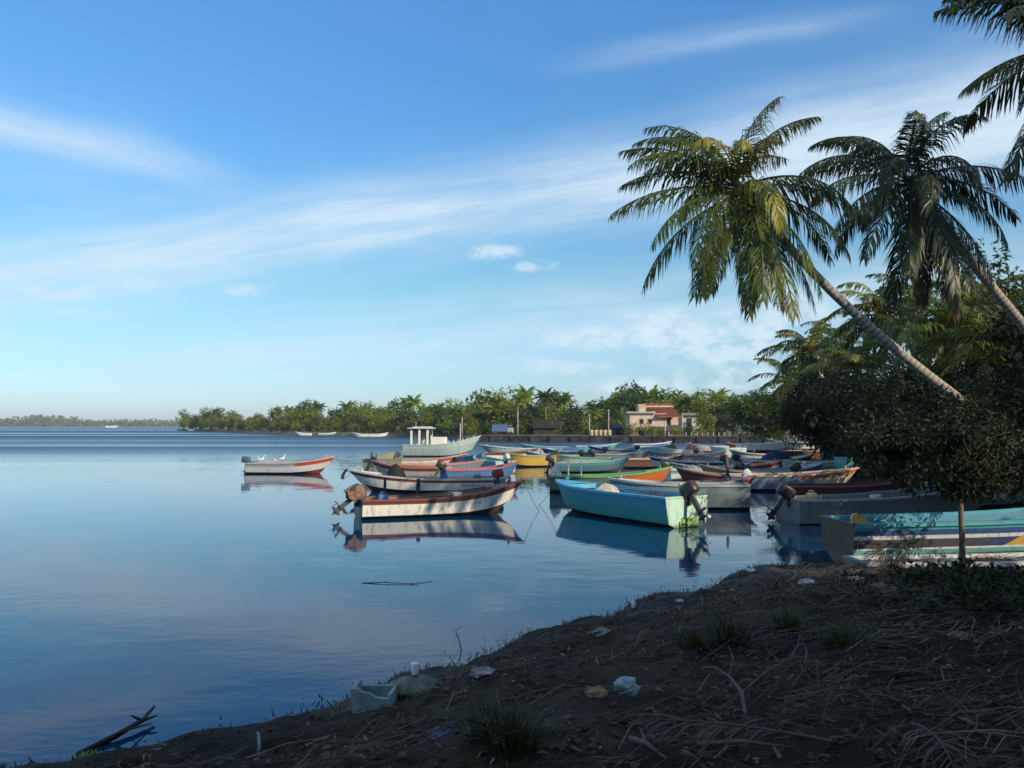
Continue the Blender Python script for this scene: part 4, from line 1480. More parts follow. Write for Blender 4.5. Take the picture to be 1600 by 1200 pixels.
more = [
    ('white boat with brown rail tucked behind the yellow boat', 800, 719, 12, (WHITE, BROWN), BROWN, None, 4.4),
    ('pale blue boat left of the navy boat before the quay', 862, 724, 170, ((0.25, 0.36, 0.42), SLATE), (0.4, 0.46, 0.48), dict(tilt=25), 4.2),
    ('dark teal boat with motor behind the green boat', 925, 738, 8, ((0.06, 0.15, 0.17), TEAL), (0.22, 0.34, 0.34), dict(tilt=15), 4.8),
    ('brown boat with pale rail right of the dark grey boat', 1022, 731, 5, ((0.15, 0.08, 0.05), BROWN), (0.42, 0.34, 0.26), None, 4.2),
    ('white boat with navy band behind the red bowed boat', 1070, 737, 176, (WHITE, NAVY), (0.45, 0.45, 0.42), dict(tilt=20), 4.4),
    ('red and white boat left of the navy striped boat', 1160, 746, 4, (WHITE, RED), (0.45, 0.18, 0.12), None, 4.6),
    ('olive boat right of the trestle', 1165, 757, 172, (OLIVE, OLIVE), (0.30, 0.28, 0.20), dict(tilt=30), 4.4),
    ('turquoise boat moored beyond the white net boat', 1015, 708, 6, (TURQ, TEAL), (0.4, 0.5, 0.5), None, 4.6),
    ('cream boat by the quay left of the mint boat', 1105, 706, 174, (CREAM, WHITE), WHITE, None, 4.4),
    ('slate boat by the quay under the utility poles', 955, 712, 176, (SLATE, NAVY), (0.3, 0.34, 0.36), dict(tilt=0), 4.4),
    ('brown and white boat beside the olive boat', 640, 748, 170, ((0.40, 0.38, 0.32), BROWN), (0.35, 0.15, 0.10), None, 4.2),
    ('blue boat with red rail right of the slate blue boat', 752, 752, 20, ((0.06, 0.16, 0.28), BLUE), (0.40, 0.10, 0.08), dict(tilt=35), 4.0),
    ('cream boat with green rail behind the teal boat', 905, 729, 172, (CREAM, PALEG), (0.15, 0.34, 0.14), None, 4.2),
    ('rust red boat wedged behind the grey green boat', 1130, 764, 168, ((0.20, 0.06, 0.04), BROWN), (0.36, 0.20, 0.15), None, 4.2),
    ('white boat with turquoise band left of the red and white one', 1110, 752, 6, (WHITE, TURQ), (0.5, 0.5, 0.46), dict(tilt=20), 4.4),
    ('blue boat crossing behind the grey blue boat', 1225, 753, 14, ((0.04, 0.14, 0.30), BLUE), (0.42, 0.44, 0.44), dict(tilt=15), 4.6),
    ('white boat with black motor in the gap before the crowd', 1185, 722, 176, (WHITE, GREY), (0.5, 0.5, 0.46), dict(tilt=5), 4.4),
    ('pale pink boat below the mint boat', 1095, 723, 8, ((0.50, 0.34, 0.30), PINK), (0.5, 0.42, 0.38), None, 4.2),
    ('weathered grey boat in line with the dark grey boat', 1045, 721, 176, (GREY, SLATE), (0.38, 0.38, 0.36), dict(tilt=20), 4.0),
    ('white boat with blue band far back by the quay', 1020, 702, 3, (WHITE, BLUE), WHITE, None, 4.6),
    ('orange boat far back among the crowd', 1165, 705, 174, ((0.48, 0.18, 0.06), ORANGE), CREAM, None, 4.4),
]
for (lab, x, y, hd, cc, rl, mt, L_) in more:
    boat(lab, W(x, y), hd, L_, 1.5, 0.60, 0.36, STD(*cc), cc[0], rl, cc[1], None, mot=mt, deck=rl)
LANDED = 'boats drawn up under the trees'


def beached(label, x, y, head, **kw):
    kw.setdefault('group', LANDED)
    return boat(label, (x, y, gz(x, y) + 0.14), head, **kw)


beached('navy boat with yellow sheet under the dark trees', 16.9, 31.5, 12, L=5.0, D=0.7, bands=STD(NAVY, (0.04, 0.07, 0.20)), bottom=NAVY, rail=(0.10, 0.16, 0.30), inner=SLATE)
beached('blue grey boat behind the long grey boat, bow right', 15.9, 28.2, 20, L=5.2, D=0.75, bands=STD((0.12, 0.20, 0.26), SLATE), bottom=NAVY, rail=(0.22, 0.30, 0.32), inner=GREY)
clutter = [
    ('navy boat with white stripe in the crowd under the trees', 1213, 736, 10, (NAVY, NAVY), WHITE, dict(tilt=15)),
    ('pale green boat lying across the crowded landing', 1300, 745, -6, ((0.20, 0.26, 0.24), PALEG), (0.40, 0.45, 0.38), None),
    ('white boat at the back of the crowd, left end', 1195, 712, 5, (WHITE, WHITE), WHITE, None),
    ('white and blue boat at the back of the crowd', 1240, 711, 172, (WHITE, (0.15, 0.25, 0.45)), WHITE, dict(tilt=25)),
    ('brown boat with pale rail in the middle of the crowd', 1270, 729, 8, ((0.14, 0.07, 0.05), BROWN), (0.45, 0.38, 0.28), None),
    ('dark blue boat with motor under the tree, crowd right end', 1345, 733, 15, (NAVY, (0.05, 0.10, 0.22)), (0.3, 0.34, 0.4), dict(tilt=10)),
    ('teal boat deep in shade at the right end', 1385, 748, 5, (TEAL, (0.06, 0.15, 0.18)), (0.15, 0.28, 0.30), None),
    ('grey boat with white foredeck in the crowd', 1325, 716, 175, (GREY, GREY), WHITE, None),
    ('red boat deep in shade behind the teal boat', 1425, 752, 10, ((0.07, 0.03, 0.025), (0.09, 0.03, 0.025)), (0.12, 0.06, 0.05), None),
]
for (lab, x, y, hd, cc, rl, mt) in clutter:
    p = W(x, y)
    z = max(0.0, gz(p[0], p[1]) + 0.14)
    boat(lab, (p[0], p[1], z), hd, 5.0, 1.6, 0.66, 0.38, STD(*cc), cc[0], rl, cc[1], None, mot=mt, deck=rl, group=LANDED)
for i, (x, y, lab) in enumerate([(473, 681, 'tiny white boat at the far shore, leftmost of the row'), (512, 681.5, 'tiny dark boat at the far shore, second of the row'),
                                 (565, 683, 'tiny white boat at the far shore, third of the row'), (592, 683, 'tiny white boat at the far shore beside the trawler roof'),
                                 (305, 673.6, 'tiny white boat at the tip of the wooded point'), (175, 668.3, 'white speck of a boat on the horizon shore')]):
    p = W(x, y)
    boat(lab, p, 5 if i % 2 else 178, 4.6 if i < 4 else (10.0 if i == 4 else 16.0), 2.0 if i < 5 else 4, 0.75 if i < 5 else 2.4, 0.4, STD(WHITE if i != 1 else SLATE, WHITE), SLATE, WHITE, WHITE, WHITE, group='tiny boats at the far shore', simple_=True, n=8)

# the blue, white and yellow boat on the near landing
bs = P(1296, 884, 0.20)
hd = 4.0
cx, cy = bs.x + math.cos(R(hd)) * 4.0 - 0.1, bs.y + math.sin(R(hd)) * 4.0 + 0.62
bt, hl = boat('turquoise and navy boat with yellow and beige side stripes, nearest at right', (cx + 0.50, cy, 0.36), hd, 8.0, 1.6, 0.66, 0.45,
              [('hull', 0, 0.16, 0, 1, (0.12, 0.36, 0.36)), ('lower_band', 0.22, 0.50, 0, 0.30, (0.055, 0.06, 0.08)), ('lower_band', 0.22, 0.50, 0.30, 0.36, NAVY), ('stripe_panel', 0.22, 0.62, 0.36, 0.42, (0.55, 0.30, 0.04)),
               ('stripe_panel', 0.22, 0.62, 0.42, 0.50, (0.03, 0.18, 0.46)), ('stripe_panel', 0.22, 0.62, 0.50, 0.62, BEIGE), ('stripe_panel', 0.22, 0.62, 0.62, 1, (0.03, 0.16, 0.42)),
               ('white_strake', 0.16, 0.22, 0, 1, (0.62, 0.64, 0.66)), ('upper_band', 0.50, 0.62, 0, 0.36, (0.55, 0.57, 0.62)), ('navy_band', 0.62, 0.80, 0, 1, (0.02, 0.07, 0.22)), ('sheer_band', 0.80, 1, 0, 1, (0.04, 0.32, 0.40))],
              (0.42, 0.36, 0.05), (0.05, 0.34, 0.42), (0.02, 0.20, 0.32), (0.030, 0.028, 0.016), thw=(0.16, 0.34, 0.55, 0.72), deck=TURQ, thcol=TURQ, trim=1.2, stern=0.9, group=None, wear=0.8, slant=0.16)
yb = MB()                                                     # curved yellow cheek board on the near quarter of the stern
q0_ = hl.pt(0, 1, -1)
prof = [(0.02, -0.02), (0.0, 0.10), (0.05, 0.19), (0.13, 0.20), (0.22, 0.15), (0.32, 0.06), (0.42, -0.02)]
for y_ in (0.10, 0.16):
    f_ = [(q0_.x + a_, q0_.y + y_, q0_.z + b2) for a_, b2 in prof]
    yb.poly(f_ if y_ < 0.12 else f_[::-1])
for i in range(len(prof)):
    (a1, b1_), (a2, b2) = prof[i], prof[(i + 1) % len(prof)]
    yb.poly([(q0_.x + a1, q0_.y + 0.10, q0_.z + b1_), (q0_.x + a1, q0_.y + 0.16, q0_.z + b1_), (q0_.x + a2, q0_.y + 0.16, q0_.z + b2), (q0_.x + a2, q0_.y + 0.10, q0_.z + b2)])
yb.build('cheek_board', paint((0.62, 0.42, 0.10), 0.5, 0.5), bt)

boat('slim teal and yellow boat lying low in the mud at the near right', (9.25, 14.85, 0.15), 4, 6.6, 0.95, 0.30, 0.20,
     [('hull', 0, 0.7, 0, 0.42, (0.10, 0.28, 0.28)), ('bow_panel', 0, 0.7, 0.42, 1, (0.50, 0.36, 0.05)), ('sheer_band', 0.7, 1, 0, 0.55, (0.05, 0.10, 0.22)), ('bow_band', 0.7, 1, 0.55, 1, (0.55, 0.28, 0.04))],
     (0.30, 0.28, 0.06), (0.60, 0.62, 0.62), (0.10, 0.16, 0.20), (0.10, 0.20, 0.20), group=None, wear=0.8)

# the small trawler with a wheelhouse
tr, th = boat('pale green trawler with open white wheelhouse and mast', W(692, 713), -7, 7.0, 2.5, 1.05, 0.85, STD((0.36, 0.46, 0.42), PALEG), (0.20, 0.30, 0.30), (0.52, 0.60, 0.54), WHITE, (0.16, 0.28, 0.28), deck=WHITE, rake=0.16, spray=PALEG, group=None, n=22, cat='trawler', name='trawler', thw=())
db = MB()
row1, row2 = [], []
for i in range(17):
    u = 0.02 + 0.80 * i / 16
    p = th.pt(u, 0.86, 1)
    row1.append((p.x, -(p.y - 0.09), p.z - 0.03))
    row2.append((p.x, p.y - 0.09, p.z - 0.03))
db.quad_strip([row1, row2])
db.build('deck', paint((0.42, 0.42, 0.38), 0.7, 0.8), tr)
for (x_, y_) in ((-2.75, -0.8), (-2.75, 0.8), (-2.0, -0.85), (-2.0, 0.85), (-1.25, -0.85), (-1.25, 0.85)):
    cb = MB()
    cb.box((x_, y_, 1.72), (0.20, 0.09, 1.6))
    cb.build('wheelhouse_post', paint(WHITE, 0.5, 0.5), tr)
cb = MB()
cb.box((-2.0, 0, 2.56), (2.15, 2.1, 0.10))
cb.box((-1.9, 0, 2.66), (1.6, 1.5, 0.10), None, 0.9)
cb.build('wheelhouse_roof', paint((0.50, 0.52, 0.50), 0.5, 0.6), tr)
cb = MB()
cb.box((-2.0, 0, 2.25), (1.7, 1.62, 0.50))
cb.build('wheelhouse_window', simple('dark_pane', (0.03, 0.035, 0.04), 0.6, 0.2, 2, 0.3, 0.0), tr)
cb = MB()
cb.box((-0.35, 0, 1.36), (1.25, 1.5, 0.80), None, 0.95)
cb.build('cabin', paint(WHITE, 0.5, 0.5), tr)
cb = MB()
cb.tube([(1.6, 0, 1.1), (1.6, 0, 3.0)], [0.05, 0.035], 8)
cb.tube([(1.6, -0.35, 2.5), (1.6, 0.35, 2.5)], 0.025, 6)
cb.build('mast', paint((0.55, 0.53, 0.48), 0.6, 0.5), tr)
cb = MB()
cb.tube([(-2.6, 0.3, 2.6), (-2.6, 0.3, 3.2)], [0.025, 0.015], 6)
cb.build('aerial', paint(WHITE, 0.5, 0.3), tr)
rl = MB()
for i in range(7):
    u = 0.55 + 0.06 * i
    for side in (-1, 1):
        p = th.pt(u, 1, side)
        rl.tube([(p.x, p.y * 0.96, p.z - 0.02), (p.x, p.y * 0.96, p.z + 0.22)], 0.018, 5)
rl.build('bow_rail', paint(WHITE, 0.5, 0.4), tr)

# mooring poles between the two white boats
for (lab, x, y0, y1, d) in (('short black mooring pole rising behind the brown banded boat', 653, 748, 815, 27.8), ('thin grey mooring pole left of the black pole', 601, 746, 815, 28.4)):
    a, b_ = PD(x - 2, y1, d), PD(x + 1, y0, d)
    mb = MB()
    base = Vector((a.x, a.y, -0.5))
    rr = 0.075 if x > 640 else 0.05
    mb.tube([Vector((0, 0, -0.3)), Vector(((b_.x - a.x) * 0.5, 0, b_.z * 0.5)), Vector((b_.x - a.x, 0, b_.z))], [rr * 1.1, rr, rr * 0.9], 8)
    mb.tube([Vector((b_.x - a.x, -rr, b_.z * 0.78)), Vector((b_.x - a.x, rr, b_.z * 0.80))], rr * 0.9, 7)
    tag(mb.build('mooring_pole', simple('wet_wood', (0.05, 0.04, 0.035), 0.8, 0.5, 8), None, True, (a.x, a.y, 0)), lab, 'pole', 'mooring poles')

for (lab, x, y0, d) in (('left of two thin white stakes in the green boat', 888, 721, 35.6), ('right of two thin white stakes in the green boat', 908, 717, 35.7), ('thin dark stake beside the teal boat with white motor', 787, 712, 50.5), ('thin stake leaning among the crowded boats', 1293, 700, 60.0),
                        ('slim dark stake behind the small blue boat', 845, 700, 62.0), ('pale leaning stake left of the crowded boats', 1178, 703, 62.0)):
    a, b_ = PD(x, 770, d), PD(x + (4 if x > 1200 else 0), y0, d)
    mb = MB()
    mb.tube([(0, 0, -0.3), ((b_.x - a.x) * 0.5, 0, b_.z * 0.5), (b_.x - a.x, 0, b_.z)], [0.035, 0.032, 0.028], 6)
    mb.tube([(b_.x - a.x, 0, b_.z - 0.01), (b_.x - a.x, 0, b_.z + 0.03)], [0.036, 0.02], 6)
    tag(mb.build('stake', simple('white_stake' if 'white' in lab.split(' in ')[0] else 'brown_stake', (0.55, 0.55, 0.5) if x in (888, 908, 1178) else (0.10, 0.08, 0.06), 0.8, 0.3, 6), None, True, (a.x, a.y, 0)), lab, 'stake', 'thin mooring stakes')

# cargo lying in boats
bundle('yellow tarpaulin heap on the navy boat under the trees', (16.8, 31.3, gz(16.9, 31.5) + 0.55), (1.3, 1.1, 0.62), (0.50, 0.44, 0.08), 5)
bundle('white net heap on the green boat with orange bow', (W(870, 768)[0], W(870, 768)[1], 0.55), (0.55, 0.5, 0.55), (0.6, 0.6, 0.56), 6, 'net_heap', 'fishing net', None, 0.35)
bundle('dark net heap in the white boat below the quay wall', (W(1050, 714)[0], W(1050, 714)[1], 0.42), (1.1, 0.9, 0.75), (0.10, 0.07, 0.05), 7, 'net_heap', 'fishing net')
bundle('red net heap in the white boat below the quay wall', (W(1080, 714)[0], W(1080, 714)[1], 0.42), (1.2, 0.9, 0.70), (0.30, 0.10, 0.08), 8, 'net_heap', 'fishing net')
bundle('pale cloth bundle in the boat behind the blue boat', (W(1082, 757)[0], W(1082, 757)[1], 0.3), (1.1, 0.8, 0.62), (0.26, 0.27, 0.24), 9, 'cloth_bundle', 'cloth')
bundle('cream net heap amidships in the bright blue boat', (3.0, 26.6, 0.30), (1.3, 0.9, 0.66), (0.55, 0.48, 0.38), 12, 'net_heap', 'fishing net')
bundle('white net heap on the grey blue boat with orange bow', (W(1160, 766)[0] + 0.2, W(1160, 766)[1], 0.42), (0.6, 0.6, 0.50), (0.62, 0.62, 0.58), 13, 'net_heap', 'fishing net')
bundle('dark net mound on the navy striped boat in the crowd', (W(1213, 736)[0], W(1213, 736)[1], 0.55), (1.9, 1.1, 0.72), (0.03, 0.045, 0.12), 14, 'net_heap', 'fishing net')
bundle('blue net mound on the dark blue boat under the tree', (W(1345, 733)[0], W(1345, 733)[1], 0.75), (1.7, 1.0, 0.66), (0.05, 0.08, 0.16), 15, 'net_heap', 'fishing net')
bundle('navy net mound on the navy boat before the quay', (W(893, 720)[0], W(893, 720)[1], 0.45), (2.2, 1.0, 0.66), (0.08, 0.13, 0.28), 16, 'net_heap', 'fishing net')

# fuel cans, buckets and oars lying in the nearer boats
def fuel_can(label, loc, col, rz=0.0):
    root = thing('fuel_can', label, 'fuel can', loc, rz, 'fuel cans in the boats')
    mb = MB()
    rounded_box(mb, (0, 0, 0.19), (0.34, 0.20, 0.38), None, 0.9)
    mb.build('body', paint(col, 0.5, 0.5), root)
    mb = MB()
    mb.tube([(-0.10, 0, 0.37), (-0.07, 0, 0.44), (0.05, 0, 0.44), (0.08, 0, 0.37)], 0.018, 6)
    mb.build('handle', paint(col, 0.5, 0.5), root)
    mb = MB()
    mb.tube([(0.12, 0, 0.36), (0.14, 0, 0.42)], [0.035, 0.03], 8)
    mb.build('cap', paint(BLACK, 0.5, 0.3), root)


def bucket(label, loc, col):
    root = thing('bucket', label, 'bucket', loc, 0, 'buckets in the boats')
    mb = MB()
    ring = lambda r_, z_: [(r_ * math.cos(2 * math.pi * j / 14), r_ * math.sin(2 * math.pi * j / 14), z_) for j in range(14)]
    mb.quad_strip([ring(0.001, 0.012), ring(0.12, 0.012), ring(0.155, 0.30), ring(0.165, 0.30), ring(0.13, 0.0), ring(0.001, 0.0)], True)
    mb.build('body', paint(col, 0.5, 0.5), root)
    mb = MB()
    mb.tube([(0.165 * math.cos(a), 0.02, 0.28 + 0.16 * math.sin(a)) for a in (0, 0.5, 1.0, 1.57, 2.1, 2.6, 3.14)], 0.008, 5)
    mb.build('handle', simple('wire', (0.2, 0.2, 0.2), 0.5, 0.2), root)


def oar(label, a, b_):
    a, b_ = Vector(a), Vector(b_)
    mb = MB()
    d = (b_ - a)
    mb.tube([(0, 0, 0), tuple(d * 0.72)], [0.025, 0.028], 7)
    sd = d.cross(Vector((0, 0, 1))).normalized()
    mb.quad_strip([[d * 0.70 - sd * 0.03, d * 0.70 + sd * 0.03], [d * 0.80 - sd * 0.085, d * 0.80 + sd * 0.085], [d - sd * 0.075, d + sd * 0.075]])
    tag(mb.build('oar', simple('oar_wood', (0.26, 0.18, 0.10), 0.7, 0.3, 8), None, False, a), label, 'oar', 'oars in the boats')


def in_boat(x, y, head, fx, fy, z):
    c_, s_ = math.cos(R(head)), math.sin(R(head))
    return (x + c_ * fx - s_ * fy, y + s_ * fx + c_ * fy, z)


b1 = W(694, 804)
fuel_can('blue fuel can near the stern of the brown banded boat', in_boat(b1[0], b1[1], 22, -1.9, 0.25, 0.30), (0.04, 0.13, 0.35), 0.4)
bucket('white bucket amidships in the brown banded boat', in_boat(b1[0], b1[1], 22, 0.55, 0.35, 0.36), WHITE)
oar('oar lying along the brown banded boat', in_boat(b1[0], b1[1], 22, -1.2, 0.52, 0.52), in_boat(b1[0], b1[1], 22, 1.1, 0.40, 0.60))
fuel_can('red fuel can beside the motor of the bright blue boat', in_boat(3.2, 26.05, 119.5, -2.55, 0.30, 0.42), (0.42, 0.05, 0.03), 1.0)
bucket('orange bucket in the bright blue boat', in_boat(3.2, 26.05, 119.5, -1.3, -0.30, 0.42), ORANGE)
oar('oar lying along the bright blue boat', in_boat(3.2, 26.05, 119.5, -2.0, -0.55, 0.76), in_boat(3.2, 26.05, 119.5, 0.9, -0.45, 0.82))
b2 = W(657, 768)
fuel_can('dark fuel can by the red motor of the bow left boat', in_boat(b2[0], b2[1], 181, -2.4, 0.0, 0.30), (0.10, 0.11, 0.12), 0.0)
bucket('blue bucket in the bow left white boat', in_boat(b2[0], b2[1], 181, -1.0, 0.3, 0.42), BLUE)
fuel_can('yellowed fuel can in the long grey boat', in_boat(11.4, 24.6, 5, -2.6, 0.2, 0.45), (0.45, 0.38, 0.20), 0.3)
bucket('white bucket in the long grey boat', in_boat(11.4, 24.6, 5, -0.9, -0.3, 0.50), WHITE)

# trestle of two leaning sticks on the boat beyond the blue one
p = Vector((W(1114, 775)[0], 31.0, 0))
tb = MB()
tb.tube([(-0.30, 0, 0.1), (-0.05, 0, 1.02)], [0.035, 0.03], 6)
tb.tube([(0.34, 0, 0.1), (0.04, 0.05, 1.02)], [0.035, 0.03], 6)
tb.tube([(0.0, 0, 0.95), (-0.03, 0, 1.70)], [0.06, 0.05], 6)
tag(tb.build('wooden_trestle', simple('brown_wood', (0.16, 0.10, 0.075), 0.8, 0.4, 7), None, True, p), 'brown wooden trestle standing on the red bowed boat', 'trestle')

# white birds on the lone boat
BIRD = simple('white_feathers', (0.72, 0.72, 0.70), 0.8, 0.15, 8, 0.2, 0.2)


def bird(label, loc, rotz, s=1.0):
    root = thing('white_bird', label, 'bird', loc, rotz, 'white birds resting on the lone boat')
    root.scale = (s, s, s)
    mb = MB()
    spine = [(-0.26, 0.20), (-0.18, 0.24), (-0.06, 0.28), (0.06, 0.32), (0.12, 0.40), (0.10, 0.50), (0.13, 0.56), (0.19, 0.57), (0.24, 0.56)]
    rads = [0.015, 0.05, 0.09, 0.085, 0.05, 0.028, 0.032, 0.034, 0.01]
    mb.tube([(a, 0, b_) for a, b_ in spine], rads, 8)
    mb.build('body', BIRD, root, True)
    bk = MB()
    bk.tube([(0.235, 0, 0.56), (0.34, 0, 0.545)], [0.012, 0.003], 6)
    bk.build('beak', simple('beak', (0.5, 0.35, 0.06), 0.5, 0.2), root)
    for sgn in (-1, 1):
        lg = MB()
        lg.tube([(0.0, sgn * 0.03, 0.24), (-0.03, sgn * 0.03, 0.13), (0.0, sgn * 0.03, 0.0)], 0.010, 5)
        lg.build('leg', simple('bird_leg', (0.06, 0.06, 0.05), 0.6, 0.2), root)
        wg = MB()
        wg.quad_strip([[(0.06, sgn * 0.09, 0.35), (-0.10, sgn * 0.10, 0.33), (-0.30, sgn * 0.03, 0.22)], [(0.05, sgn * 0.10, 0.27), (-0.10, sgn * 0.105, 0.24), (-0.30, sgn * 0.035, 0.20)]])
        wg.build('wing', BIRD, root)
    return root


bt, hl = LONE
mat_ = Matrix.Translation(bt.location) @ bt.rotation_euler.to_matrix().to_4x4()
for (u, side, s, rz, lab) in ((0.06, 1, 0.6, 2.6, 'white bird perched on the stern of the lone boat'), (0.20, -1, 0.75, 0.3, 'second white bird from the stern of the lone boat'),
                              (0.36, -1, 0.5, 3.4, 'smallest white bird hunched amidships on the lone boat'), (0.44, -1, 0.85, 0.2, 'upright white bird nearest the bow of the lone boat')):
    q = hl.pt(u, 1, side)
    q.y -= 0.035 * side
    q.z += 0.016
    bird(lab, mat_ @ q, rz, s)


# ------------------------------------------------------------------ quay, house and posts across the water
STONE = simple('quay_stone', (0.060, 0.055, 0.058), 0.95, 0.6, 0.9, 0.1, 0.5, 0.06)
CONC = simple('pale_concrete', (0.12, 0.115, 0.105), 0.9, 0.3, 1.2, 0.1, 0.3, 0.03)
q0, q1 = Vector((-5.5, 145.2, 0)), Vector((44.0, 133.2, 0))
quay = thing('quay_wall', 'long dark stone quay wall with pale coping across the far water', 'quay', tuple(q0))
ln = (q1 - q0).length
ang = math.atan2(q1.y - q0.y, q1.x - q0.x)
quay.rotation_euler = (0, 0, ang)
mb = MB()
mb.box((ln / 2, 0.5, 0.25), (ln, 1.0, 1.5))
mb.build('wall', STONE, quay)
mb = MB()
mb.box((ln / 2, 0.5, 1.06), (ln + 0.2, 1.15, 0.12))
mb.build('coping', CONC, quay)
for k in range(14):
    mb = MB()
    mb.box((2.0 + k * 3.5, -0.12, 0.20), (0.45, 0.22, 1.55), None, 0.85)
    mb.build('buttress', STONE, quay)


def quay_pt(x, back=2.0, z=1.0):
    p = PD(x, 665, 140)
    t = (p.x - q0.x) / (q1.x - q0.x)
    y = q0.y + (q1.y - q0.y) * t + back
    return Vector((p.x * y / 140, y, z))


POST = simple('weathered_post', (0.42, 0.40, 0.36), 0.8, 0.3, 3, 0.2, 0.3)
for i, (x, ytop, lab) in enumerate([(722, 652, 'thin pale pole behind the trawler'), (809, 636, 'tallest pale utility pole beside the yellow palm'), (921, 648, 'utility pole left of the pair near the house'),
                                    (951, 640, 'utility pole right of the pair near the house'), (1039, 660, 'slim post in front of the red roofed house'), (1066, 648, 'post at the right corner of the red roofed house')]):
    b = quay_pt(x, 6.0 if i != 4 else 2.0)
    top = PD(x, ytop, b.y)
    root = thing('utility_pole', lab, 'utility pole', tuple(b), 0, 'utility poles on the quay')
    mb = MB()
    hh = top.z - b.z
    mb.tube([(0, 0, -0.2), (0, 0, hh * 0.6), (0.02, 0, hh)], [0.13, 0.10, 0.08], 8)
    mb.build('shaft', POST, root, True)
    mb = MB()
    if i in (1, 2, 3):
        mb.box((0, -0.12, hh - 0.35), (1.2, 0.09, 0.10))
        mb.build('cross_arm', simple('dark_timber', (0.07, 0.06, 0.05), 0.9, 0.3), root)
    else:
        mb.tube([(0, 0, hh - 0.1), (0, 0, hh + 0.06)], [0.11, 0.04], 8)
        mb.build('cap', POST, root)

# the house
WALLM = simple('house_plaster', (0.52, 0.43, 0.34), 0.9, 0.22, 0.8, 0.1, 0.2, 0.02, (1, 1, 1), (0.44, 0.30, 0.24))
ROOFM = simple('roof_tile', (0.31, 0.105, 0.058), 0.85, 0.4, 2.0, 0.15, 0.5, 0.04)
SLABM = simple('roof_slab', (0.40, 0.37, 0.30), 0.9, 0.3, 1.0)
DARK = simple('dark_opening', (0.035, 0.028, 0.022), 0.8, 0.3)
hy = 150.0
hb = PD(984, 665, hy)
S = hy / FPX
house = thing('house', 'beige two level house with red tiled roof across the water', 'house', (hb.x, hy, 1.0))


def zz(y):
    return (665 - y) * S + CAM_H - 1.0


def hx(x):
    return (x - 984) * S


def hbox(nm, x0, x1, y0, y1, d0, d1, mat, parent=house):
    m_ = MB()
    m_.box(((hx(x0) + hx(x1)) / 2, (d0 + d1) / 2, (zz(y0) + zz(y1)) / 2), (hx(x1) - hx(x0), d1 - d0, zz(y0) - zz(y1)))
    return m_.build(nm, mat, parent)


hbox('wall', 984, 1042, 700, 646, 0.0, 6.0, WALLM)
hbox('side_wall', 1042.3, 1062, 700, 651, 1.2, 6.0, WALLM)
hbox('flat_roof', 979, 1024, 646, 643, -0.5, 6.3, SLABM)
hbox('upper_wall', 1014, 1058, 643, 633, 3.2, 5.8, WALLM)
hbox('parapet', 1000, 1011, 642.9, 631, 1.5, 4.5, WALLM)
rf = MB()                                                     # pitched roof sloping toward the water
A, Bp = (hx(1012), 4.6, zz(631)), (hx(1056), 4.6, zz(631))
Cp, Dp = (hx(1063), -0.9, zz(651)), (hx(1026), -0.9, zz(651))
rf.poly([Dp, Cp, Bp, A])
th_ = 0.14
rf.poly([tuple(Vector(q) - Vector((0, 0, th_))) for q in (A, Bp, Cp, Dp)])
for a_, b2 in ((Dp, Cp), (Cp, Bp), (Bp, A), (A, Dp)):
    rf.poly([tuple(Vector(a_) - Vector((0, 0, th_))), tuple(Vector(b2) - Vector((0, 0, th_))), b2, a_])
roof = rf.build('roof', ROOFM, house)
for k in range(26):                                           # tile ribs
    q = (k + 0.5) / 26
    a_ = Vector(A).lerp(Vector(Bp), q) + Vector((0, 0, 0.03))
    b2 = Vector(Dp).lerp(Vector(Cp), q) + Vector((0, 0, 0.03))
    m_ = MB()
    m_.tube([a_, b2], 0.07, 5)
    m_.build('tile_row', ROOFM, roof)
m_ = MB()
m_.tube([Vector(A) + Vector((-0.1, 0, 0.05)), Vector(Bp) + Vector((0.1, 0, 0.05))], 0.13, 6)
m_.build('ridge', ROOFM, roof)
hbox('door', 1043.5, 1050, 668, 652.5, 1.12, 1.3, DARK)
for (x0, x1) in ((999, 1006), (1012, 1019)):
    wn = hbox('window', x0, x1, 663, 654, -0.05, 0.10, simple('window_frame', (0.42, 0.25, 0.19), 0.8, 0.3))
    hbox('pane', x0 + 0.8, x1 - 0.8, 662, 655, -0.07, -0.051, simple('dark_glass', (0.02, 0.025, 0.03), 0.1, 0.2, 2, 0.5, 0.0), wn)
m_ = MB()
m_.poly([(hx(1017), -2.6, zz(672)), (hx(1066), -2.6, zz(672)), (hx(1066), 1.1, zz(664)), (hx(1017), 1.1, zz(664))])
m_.poly([(hx(1017), -2.6, zz(672) - 0.1), (hx(1017), 1.1, zz(664) - 0.1), (hx(1066), 1.1, zz(664) - 0.1), (hx(1066), -2.6, zz(672) - 0.1)])
m_.poly([(hx(1017), -2.6, zz(672) - 0.1), (hx(1066), -2.6, zz(672) - 0.1), (hx(1066), -2.6, zz(672)), (hx(1017), -2.6, zz(672))])
m_.build('porch_roof', simple('dark_sheet_roof', (0.09, 0.07, 0.065), 0.8, 0.4, 2), house)
for x_ in (1019, 1041, 1064):
    m_ = MB()
    m_.box((hx(x_), -2.3, (zz(674) + zz(700)) / 2), (0.18, 0.18, zz(672.6) - zz(700)))
    m_.build('porch_post', POST, house)


